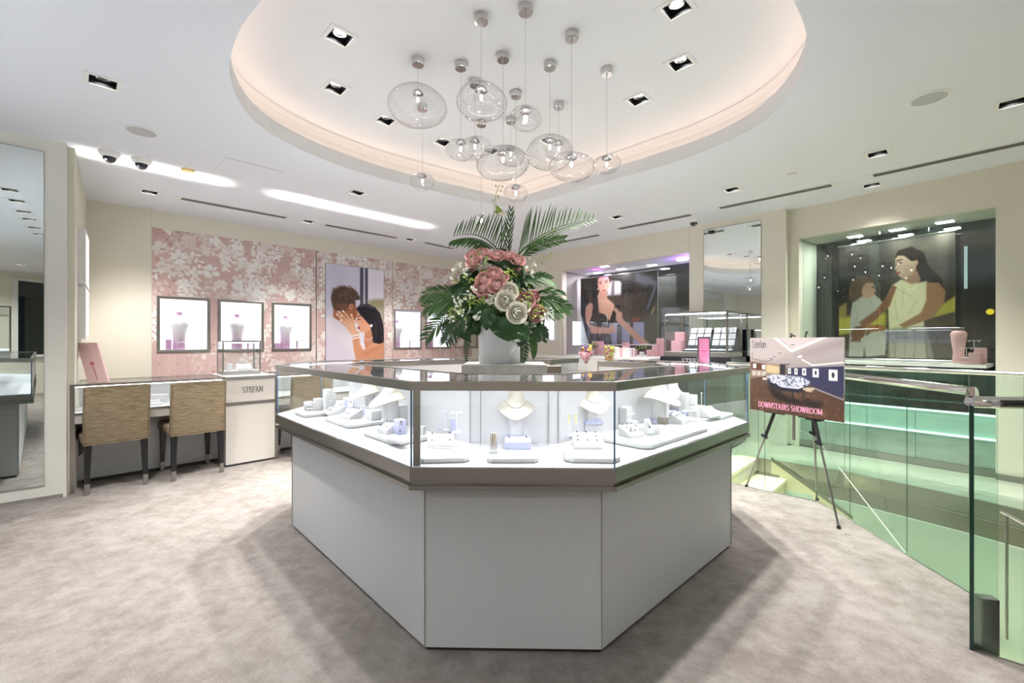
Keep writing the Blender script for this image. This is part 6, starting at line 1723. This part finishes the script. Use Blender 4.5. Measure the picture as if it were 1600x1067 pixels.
o = mb.obj('name_lettering', 'letter', t); o.location = (.018, -.0065, .485); o.scale = (.115 / tw, 1, 1)
eu = ed.normalized(); eb = Vector((-eu.y, eu.x, 0))      # behind the board
t = thing('easel', 'folding silver and black easel holding the showroom board', 'easel', (0, 0, 0))
def leg(px, foot, topz, toph, grip):
    f_ = onz(*foot, 0) if len(foot) == 2 else Vector(foot)
    top = topz
    g = top.lerp(f_, grip)
    l = MB().tube(g, f_, .0075, .0065, 10).obj('leg', 'steel', t, smooth=True)
    MB().tube(top, g, .0125, .0115, 10).obj('upper_tube', 'black', l)
    MB().tube(f_, f_ + (top - f_).normalized() * .018, .012, n=10).obj('rubber_foot', 'black', l)
    MB().box(-.03, .016, -.009, .009, -.012, .006, Matrix.Translation(g) @ Matrix.Rotation(ea, 4, 'Z') @ Matrix.Rotation(R(25), 4, 'Y')).obj('clamp_lever', 'black', l)
    return l
bl = Vector((TLp.x, TLp.y, .655)); 
pt = lambda u, b, z: Vector((TLp.x, TLp.y, 0)) + eu * (ew * u) + eb * b + Vector((0, 0, z))
leg(0, (1166, 760), pt(.27, .02, .66), 0, .30)
leg(0, (1311, 826), pt(.70, .02, .66), 0, .24)
leg(0, (1277, 781), pt(.62, .10, .68), 0, .22)
MB().tube(pt(.47, .04, .30 + .18), pt(.47, .04, 1.17), .010, n=10).obj('centre_mast', 'steel', t)
MB().box(-.05, .05, -.03, .03, -.02, .02, Matrix.Translation(pt(.68, .05, .665)) @ Matrix.Rotation(ea, 4, 'Z')).obj('spreader_hub', 'black', t, bevel=.004)
MB().tube(pt(.16, .008, .664), pt(.40, .008, .664), .008, n=8).obj('front_ledge', 'black', t); MB().tube(pt(.55, .008, .664), pt(.80, .008, .664), .008, n=8).obj('front_ledge', 'black', t)
MB().tube(pt(.45, .03, 1.10), pt(.45, .03, 1.262), .009, n=8).obj('mast_tip', 'steel', t)
MB().path([pt(.45, .02, 1.235), pt(.50, .0, 1.245), pt(.53, -.01, 1.238)], .006, 6).obj('top_clip', 'black', t)
MB().path([pt(.60, .02, 1.20), pt(.62, .015, 1.25), pt(.63, .012, 1.262)], .005, 6).ball(pt(.63, .012, 1.265), .009, 8, 5).obj('top_clip', 'black', t)

# ---------------------------------------------------------------- stone slab, vase and bouquet
YV = 2.66
sl = onz(788, 583, 1.0)
t = thing('stone_plinth', 'grey stone topped plinth in the open middle of the counter, under the vase', 'plinth', (0, 0, 0))
px2x = lambda px, Y: (px - 800) / F * Y
zs = 1.068
MB().box(px2x(721, 2.50), px2x(855, 2.50), 2.50, 2.86, .985, zs).obj('stone_slab', 'slab', t, bevel=.003)
MB().box(px2x(735, 2.50), px2x(842, 2.50), 2.54, 2.82, 0, .985).obj('plinth_body', 'desk', t)
p = onz(866, 571, .99)
t2 = thing('leather_box', 'small grey brown box beside the stone plinth top', 'box', (px2x(866, 2.52), 2.56, .985))
MB().box(-.042, .042, -.04, .04, .02, .075).obj('box_body', 'brown', t2, bevel=.003); MB().box(-.042, .042, -.04, .04, 0.0, .0195).obj('box_lid', 'brown', t2, bevel=.002)
MB().box(px2x(850, 2.52), px2x(885, 2.52), 2.51, 2.80, .955, .984).obj('side_ledge', 'slab', t)
vb = Vector((px2x(780.5, YV), YV, zs))
rv = 32.2 / F * YV
t = thing('white_vase', 'plain white cylindrical vase holding the bouquet', 'vase', vb)
MB().lathe([(.001, 0), (rv * .985, 0), (rv, .006), (rv, .245), (rv - .006, .245), (rv - .006, .02), (.001, .02)], 48).obj('vase_body', 'vase', t, smooth=True, angle=40)

bq = thing('bouquet', 'large bouquet of pink and cream roses with palm fronds', 'flowers', vb)
def bp(px, py, dy=0.0):
    """a point of the bouquet at depth dy behind the vase axis"""
    return aty(px, py, YV + dy) - vb
def Q(cx, cy_, dy=0.0):
    """same from the enlarged study (3.333 px per px, origin 640, 280)"""
    return bp(640 + cx / 3.3333, 280 + cy_ / 3.3333, dy)
def rose(c, r_, mat, face, seed, open_=1.0):
    rr = random.Random(seed); face = Vector(face).normalized()
    rot = face.to_track_quat('Z', 'Y').to_matrix().to_4x4(); Mx = Matrix.Translation(c) @ rot
    mb = MB()
    # shells from the tight heart to the loose outer petals: radius, end angle of the cup, height factor, half width, petals, flare
    shells = ((.20, 150, 1.7, 1.5, 3, 0), (.34, 138, 1.25, 1.2, 3, 0), (.50, 124, .98, 1.0, 4, .02), (.67, 110, .84, .85, 5, .05), (.84, 98, .74, .75, 5, .10), (1.0, 84, .64, .70, 5, .16))
    for li, (rad, end, hf, hw, n_, flare) in enumerate(shells):
        for k in range(n_):
            a = 2 * math.pi * (k + rr.uniform(-.14, .14)) / n_ + li * 1.13
            wob = rr.uniform(-4, 5); sc_ = rr.uniform(.95, 1.05); U, V_ = 6, 6; g = []
            for i in range(U + 1):
                u = i / U
                for j in range(V_ + 1):
                    v = j / V_ * 2 - 1
                    th = R(18 + (end + wob - 18) * u * (1 - .13 * v * v * u))
                    aa = a + v * hw * (.55 + .45 * math.sin(u * math.pi * .75))
                    rd = rad * sc_ * math.sin(th) + .03 * rad * math.sin(v * 3) * (k % 2) + flare * max(0, u - .7) * 3.3
                    z = -rad * hf * math.cos(th) * 1.05 - flare * max(0, u - .8) * 2.6 + (.16 if li < 2 else 0) - .10
                    g.append(Mx @ Vector((rd * math.cos(aa) * r_, rd * math.sin(aa) * r_, z * r_)))
            w_ = V_ + 1
            mb.add(g, [(i * w_ + j, i * w_ + j + 1, (i + 1) * w_ + j + 1, (i + 1) * w_ + j) for i in range(U) for j in range(V_)])
    o = mb.obj('rose', mat, bq, smooth=True, angle=180)
    s = MB(); s.path([Mx @ Vector((0, 0, -.5 * r_)), Mx @ Vector((0, 0, -1.1 * r_)), (c.x * .4, c.y * .4, max(.25, c.z * .5))], .003, 5)
    for k in range(5):
        a = 2 * math.pi * k / 5; p0 = Mx @ Vector((0, 0, -.5 * r_)); p1 = Mx @ Vector((math.cos(a) * r_ * .6, math.sin(a) * r_ * .6, -.55 * r_)); d = Mx.to_3x3() @ Vector((-math.sin(a), math.cos(a), 0)) * r_ * .12
        p2 = Mx @ Vector((math.cos(a) * r_ * 1.0, math.sin(a) * r_ * 1.0, -.75 * r_))
        s.add([p0, p1 + d, p2, p1 - d], [(0, 1, 2, 3)])
    s.obj('sepal_stem', 'leafmid', o)
    return o
RS = [ # study coords, radius in study px, material, depth
    (325, 385, 33, 'rosepink', -.06), (328, 417, 36, 'rosepink', -.10), (378, 378, 36, 'rosepink', -.06), (455, 388, 34, 'rosepink', -.08), (515, 390, 31, 'rosepink', -.07), (568, 413, 32, 'rosepink', -.08), (308, 460, 26, 'rosepink', -.05), (575, 466, 26, 'rosepink', -.04),
    (433, 486, 38, 'rosepink', -.14), (386, 512, 38, 'rosepink', -.15), (376, 556, 38, 'rosepink', -.16), (455, 540, 42, 'rosepink', -.18), (484, 500, 28, 'rosepink', -.13), (384, 590, 30, 'rosepink', -.15),
    (612, 626, 36, 'rosedusk', -.16), (655, 606, 26, 'rosedusk', -.10), (672, 700, 36, 'rosedusk', -.14),
    (520, 578, 38, 'rosecream', -.19), (498, 628, 40, 'rosecream', -.22), (562, 697, 42, 'rosecream', -.24), (480, 171, 22, 'rosecream', .0), (365, 447, 22, 'rosecream', -.08), (610, 664, 22, 'rosecream', -.19), (241, 458, 20, 'rosecream', -.03), (283, 478, 20, 'rosecream', -.04), (622, 470, 20, 'rosecream', -.02), (228, 502, 16, 'rosecream', -.03)]
for i, (x, y, r_, mt, dy) in enumerate(RS):
    rr = random.Random(i)
    face = ((x - 470) / 420 + rr.uniform(-.15, .15), -1.0, (560 - y) / 330 + .35)
    if y == 171: face = (0, -.3, 1)
    rose(Q(x, y, dy), r_ / 3.3333 / F * YV * 1.16, mt, face, i)
def leaflet(mb, base, d, up, L_, w, droop, n_=5, fold=.25):
    d = d.normalized(); s = d.cross(up); s = s.normalized() if s.length > 1e-4 else Vector((1, 0, 0)); nn = s.cross(d)
    L = []; 
    for i in range(n_ + 1):
        t_ = i / n_; c_ = base + d * (L_ * t_) + Vector((0, 0, -droop * L_ * t_ * t_))
        ww = w * math.sin(math.pi * min(1, .12 + t_ * .88)) ** .8 * (1 if t_ < .97 else .05)
        L += [c_ - s * ww + nn * fold * ww, c_, c_ + s * ww + nn * fold * ww]
    mb.add(L, [(i * 3 + j, i * 3 + j + 1, i * 3 + 4 + j, i * 3 + 3 + j) for i in range(n_) for j in (0, 1)])
def bez(p0, p1, p2, t_): return p0 * (1 - t_) ** 2 + p1 * 2 * t_ * (1 - t_) + p2 * t_ * t_
def frond(p0, p1, p2, sides, mat='leafmid', n_=22, t0=.12, w=.006, prof=None, droop=.12, seed=0, lean=.55, name='palm_frond'):
    """arching rib p0-p1-p2 with leaflets leaving it along the side vectors; sides = [(vector, length)]"""
    rr = random.Random(seed); ribs = [bez(p0, p1, p2, i / 14) for i in range(15)]
    rb = MB().path(ribs, [.0035 * (1 - .8 * i / 14) + .0008 for i in range(15)], 6)
    mb = MB()
    for i in range(n_):
        t_ = t0 + (1 - t0) * i / (n_ - 1) * .985
        b = bez(p0, p1, p2, t_); tg = (bez(p0, p1, p2, min(1, t_ + .02)) - bez(p0, p1, p2, t_ - .02)).normalized()
        for (sv, L_) in sides:
            sv = Vector(sv); ln = L_ * (prof(t_) if prof else math.sin(math.pi * min(.97, .12 + t_ * .80)) ** .6) * rr.uniform(.9, 1.08)
            d = (tg * lean + sv.normalized() * (1 - lean) + Vector((rr.uniform(-.06, .06), rr.uniform(-.10, .10), rr.uniform(-.05, .05)))).normalized()
            leaflet(mb, b, d, tg.cross(d), ln, w, droop * rr.uniform(.6, 1.4))
    o = mb.obj(name, mat, bq, smooth=True, angle=180)
    rb.obj('rib', mat, o)
    return o
K_ = YV / F / 3.3333          # metres per study pixel
# great fronds at the head
frond(Q(560, 400, .02), Q(690, 240, .05), Q(960, 208, .10), [((-.12, .1, 1), 185 * K_)], n_=22, t0=.03, w=.0044, droop=.0, seed=1, lean=.34, prof=lambda t_: 1.45 - 1.25 * t_)
frond(Q(560, 400, .02), Q(690, 262, .05), Q(960, 212, .10), [((.3, -.4, -.5), 60 * K_)], n_=18, t0=.25, w=.0045, droop=.25, seed=2, lean=.6)
frond(Q(480, 400, .0), Q(390, 250, -.02), Q(225, 296, .02), [((.40, -.05, 1), 195 * K_)], n_=21, t0=.03, w=.0044, droop=.0, seed=3, lean=.04, prof=lambda t_: 1.0 - .62 * t_)
frond(Q(470, 400, .03), Q(380, 270, .06), Q(222, 320, .08), [((-.2, .0, -1), 85 * K_), ((-.5, .2, -.6), 80 * K_)], n_=20, t0=.2, w=.0045, droop=.1, seed=4, lean=.45)
frond(Q(510, 420, .05), Q(520, 290, .05), Q(528, 165, .03), [((-.6, 0, .8), 80 * K_), ((.6, .1, .8), 80 * K_)], n_=9, t0=.10, w=.0045, droop=.02, seed=5, lean=.4)
frond(Q(580, 410, .08), Q(640, 330, .10), Q(800, 312, .12), [((.2, 0, 1), 90 * K_), ((.2, 0, -1), 70 * K_)], n_=16, t0=.1, w=.0055, droop=.06, seed=6, lean=.6)
# side fronds
frond(Q(330, 640, -.04), Q(240, 560, -.02), Q(75, 600, .0), [((.1, -.2, 1), 70 * K_), ((-.2, -.3, -1), 110 * K_)], n_=20, w=.0060, droop=.18, seed=7, lean=.5)
frond(Q(340, 660, -.06), Q(240, 590, -.08), Q(85, 668, -.05), [((-.1, -.2, 1), 90 * K_), ((-.2, -.3, -1), 110 * K_)], n_=22, w=.0060, droop=.2, seed=8, lean=.5)
frond(Q(340, 680, -.04), Q(220, 640, -.06), Q(90, 830, -.02), [((-.6, -.2, .6), 100 * K_), ((.3, -.3, -1), 90 * K_)], n_=20, w=.0056, droop=.15, seed=9, lean=.5)
frond(Q(560, 580, .0), Q(640, 480, .04), Q(730, 520, .08), [((.2, -.1, 1), 60 * K_), ((.4, -.2, -.8), 110 * K_)], n_=16, w=.0055, droop=.12, seed=10, lean=.55)
frond(Q(600, 660, -.06), Q(720, 590, -.08), Q(832, 680, -.04), [((.2, -.1, 1), 70 * K_), ((.2, -.3, -1), 80 * K_)], n_=22, w=.0052, droop=.25, seed=11, lean=.55)
frond(Q(600, 620, -.02), Q(700, 560, .02), Q(800, 592, .04), [((.2, -.1, 1), 35 * K_), ((.3, -.3, -1), 50 * K_)], n_=12, w=.0065, droop=.1, seed=12, lean=.7)
frond(Q(580, 700, -.04), Q(700, 690, -.06), Q(790, 700, -.02), [((.4, -.1, .8), 60 * K_), ((.2, -.3, -1), 60 * K_)], n_=18, w=.004, droop=.2, seed=13, lean=.5, mat='leafmid')
frond(Q(380, 700, -.06), Q(280, 760, -.10), Q(298, 945, -.06), [((-1, -.1, .1), 26 * K_), ((1, -.2, .1), 26 * K_)], 'leafdark', n_=26, w=.0040, droop=.1, seed=14, lean=.45, name='fern_frond')
frond(Q(330, 690, -.10), Q(240, 720, -.12), Q(185, 850, -.08), [((-1, -.1, .2), 75 * K_), ((1, -.2, -.2), 75 * K_)], 'leafdark', n_=22, w=.0050, droop=.15, seed=15, lean=.5, name='fern_frond')
frond(Q(620, 740, -.06), Q(690, 740, -.10), Q(690, 840, -.06), [((-1, -.1, .2), 60 * K_), ((1, -.2, .2), 60 * K_)], 'leafdark', n_=22, w=.0050, droop=.15, seed=16, lean=.45, name='fern_frond')
frond(Q(590, 800, .0), Q(600, 880, .02), Q(578, 960, .02), [((-1, -.1, .1), 40 * K_), ((1, -.2, .2), 40 * K_)], 'leafdark', n_=18, w=.0045, droop=.1, seed=17, lean=.4, name='fern_frond')
# broad leaves
def broad(p0, p1, p2, w, mat='leafdark', cup=.35, up=(0, -1, .3), seed=0):
    n_, m_ = 12, 6; up = Vector(up); g = []
    for i in range(n_ + 1):
        t_ = i / n_; c_ = bez(p0, p1, p2, t_); tg = (bez(p0, p1, p2, min(1, t_ + .03)) - bez(p0, p1, p2, max(0, t_ - .03))).normalized()
        s = tg.cross(up).normalized(); nn = s.cross(tg); ww = w * math.sin(math.pi * (.04 + .96 * t_) ** .85) ** .75 + .0006
        for j in range(m_ + 1):
            v = j / m_ * 2 - 1
            g.append(c_ + s * (ww * v) + nn * (cup * ww * (abs(v) - .4) * .8 + .004 * math.sin(t_ * 14 + v * 3)))
    mb = MB().add(g, [(i * (m_ + 1) + j, i * (m_ + 1) + j + 1, (i + 1) * (m_ + 1) + j + 1, (i + 1) * (m_ + 1) + j) for i in range(n_) for j in range(m_)])
    o = mb.obj('broad_leaf', mat, bq, smooth=True, angle=180)
    MB().path([bez(p0, p1, p2, i / 10) - up.normalized() * -.001 for i in range(11)], [.0018 * (1 - i / 11) + .0005 for i in range(11)], 5).obj('midrib', 'leafmid', o)
broad(Q(420, 730, -.20), Q(500, 800, -.235), Q(628, 830, -.17), .060)
broad(Q(560, 760, -.16), Q(600, 800, -.22), Q(566, 872, -.20), .050)
broad(Q(440, 690, -.20), Q(400, 700, -.24), Q(400, 790, -.20), .045)
broad(Q(350, 600, -.14), Q(270, 560, -.16), Q(228, 612, -.12), .026, 'leafdark')
broad(Q(620, 800, -.05), Q(660, 860, -.06), Q(642, 945, -.02), .024, 'leafmid')
broad(Q(310, 560, -.08), Q(330, 500, -.08), Q(345, 470, -.02), .05)
broad(Q(340, 560, -.05), Q(330, 520, -.12), Q(300, 610, -.10), .05)
broad(Q(480, 470, .0), Q(560, 470, -.06), Q(600, 520, -.06), .06)
broad(Q(700, 575, .0), Q(750, 565, .0), Q(803, 596, .02), .012, 'leafmid')
broad(Q(200, 790, -.08), Q(300, 800, -.12), Q(320, 855, -.08), .022, 'leafdark')
broad(Q(430, 420, .02), Q(470, 400, -.03), Q(560, 470, .0), .07)
broad(Q(330, 700, -.10), Q(420, 640, -.17), Q(460, 700, -.17), .06)
broad(Q(520, 640, -.12), Q(570, 600, -.14), Q(660, 650, -.08), .06)
broad(Q(300, 730, -.04), Q(330, 700, -.08), Q(360, 790, -.08), .06)
broad(Q(640, 690, -.06), Q(680, 740, -.08), Q(640, 800, -.05), .05)
# dark greenery filling the body of the bouquet
rr = random.Random(21); mb = MB()
for k in range(620):
    x = rr.gauss(460, 110); y = rr.gauss(640, 110)
    if not (255 < x < 690 and 400 < y < 800): continue
    e_ = ((x - 470) / 230) ** 2 + ((y - 620) / 210) ** 2
    if e_ > 1: continue
    c_ = Q(x, y, rr.uniform(-.10, .10)); d = Vector((rr.uniform(-1, 1) + (x - 470) / 300, rr.uniform(-1, .2), rr.uniform(-.8, .8)))
    leaflet(mb, c_, d, Vector((rr.uniform(-1, 1), -1, rr.uniform(-1, 1))), rr.uniform(.04, .085), rr.uniform(.008, .016), .2, 4)
o = mb.obj('filler_foliage', 'leafdark', bq, smooth=True, angle=180); o['kind'] = 'stuff'
mb = MB()
for k in range(240):
    x, y = rr.choice(((400, 640), (450, 670), (520, 500), (340, 640), (690, 690), (610, 600), (300, 520), (640, 700), (380, 430), (240, 700)))
    c_ = Q(x + rr.gauss(0, 26), y + rr.gauss(0, 22), rr.uniform(-.19, -.10)); d = Vector((rr.uniform(-1, 1), -rr.uniform(.2, 1), rr.uniform(-.5, 1)))
    leaflet(mb, c_, d, Vector((rr.uniform(-1, 1), -1, 0)), rr.uniform(.012, .028), rr.uniform(.004, .008), .1, 3)
o = mb.obj('lime_sprays', 'leaflight', bq); o['kind'] = 'stuff'
# white small blossoms
mb = MB()
for (x, y) in ((420, 625), (440, 640), (405, 640), (430, 610), (345, 712), (365, 705), (250, 655), (265, 690), (222, 725), (290, 475), (255, 440), (630, 440), (325, 610), (330, 570), (690, 720), (708, 706), (275, 630), (240, 630)):
    for k in range(6):
        c_ = Q(x + rr.gauss(0, 9), y + rr.gauss(0, 9), -.17); a = rr.uniform(0, 6.28)
        leaflet(mb, c_, Vector((math.cos(a), -.5, math.sin(a))), Vector((0, -1, .2)), rr.uniform(.014, .024), .007, .05, 3)
o = mb.obj('white_blossoms', 'petalwhite', bq); o['kind'] = 'stuff'
# orchid stems with buds
def orchid(pts, buds, mat='leaflight', flowers=()):
    P_ = [Q(*p_) for p_ in pts]; cur = [bez(P_[0], P_[1], P_[2], i / 12) for i in range(13)]
    o = MB().path(cur, .0018, 5).obj('orchid_stem', 'leaflight', bq)
    mb = MB()
    for i, (t_, sx, sz) in enumerate(buds):
        b = bez(P_[0], P_[1], P_[2], t_); e_ = b + Vector((sx, -.004, sz)); mb.path([b, e_], .0009, 4).ball(e_, .0052, 7, 5, (.8, .8, 1.5))
    mb.obj('bud', mat, o)
orchid([(442, 215, .0), (432, 120, .0), (466, 28, .0)], [(.35, .012, .01), (.5, -.010, .012), (.62, .018, .010), (.70, .014, -.012), (.8, .026, .004), (.9, -.012, .012), (.97, .024, -.006)])
orchid([(610, 480, .0), (660, 430, .0), (738, 390, .0)], [(.2, .0, .022), (.35, .01, -.02), (.5, .0, .02), (.6, .012, -.016), (.72, .0, .016), (.85, .01, -.012), (.97, .006, .01)])
orchid([(640, 350, .05), (700, 290, .05), (765, 262, .06)], [(.2, .0, .022), (.4, .01, -.02), (.55, .0, .02), (.7, .012, -.016), (.85, .0, .014)])
orchid([(650, 640, -.08), (720, 700, -.10), (760, 735, -.08)], [(.3, .0, .022), (.45, .01, -.02), (.6, .0, .02), (.75, .012, -.016), (.9, .0, .014)])
orchid([(760, 640, -.02), (800, 660, -.02), (822, 628, -.02)], [(.4, .0, .018), (.6, .01, -.012), (.95, .0, .01)])
mb = MB()
for (x, y) in ((458, 150), (470, 162), (455, 170)):
    for k in range(5):
        a = 2 * math.pi * k / 5; leaflet(mb, Q(x, y, -.01), Vector((math.cos(a), -.4, math.sin(a))), Vector((0, -1, .2)), .016, .007, .05, 3)
mb.obj('yellow_orchid', 'leaflight', bq)
# curved woody loop
MB().path([Q(*p_) for p_ in ((208, 845, -.06), (172, 805, -.06), (162, 775, -.05), (180, 740, -.05), (230, 715, -.06))], [.005, .0045, .004, .0035, .003], 7).obj('curved_twig', 'darksteel', bq, smooth=True)

# keep every whole scene object out of the helper count
for o in C.objects:
    if o.type == 'LIGHT' and o.parent is None: o['kind'] = 'helper'
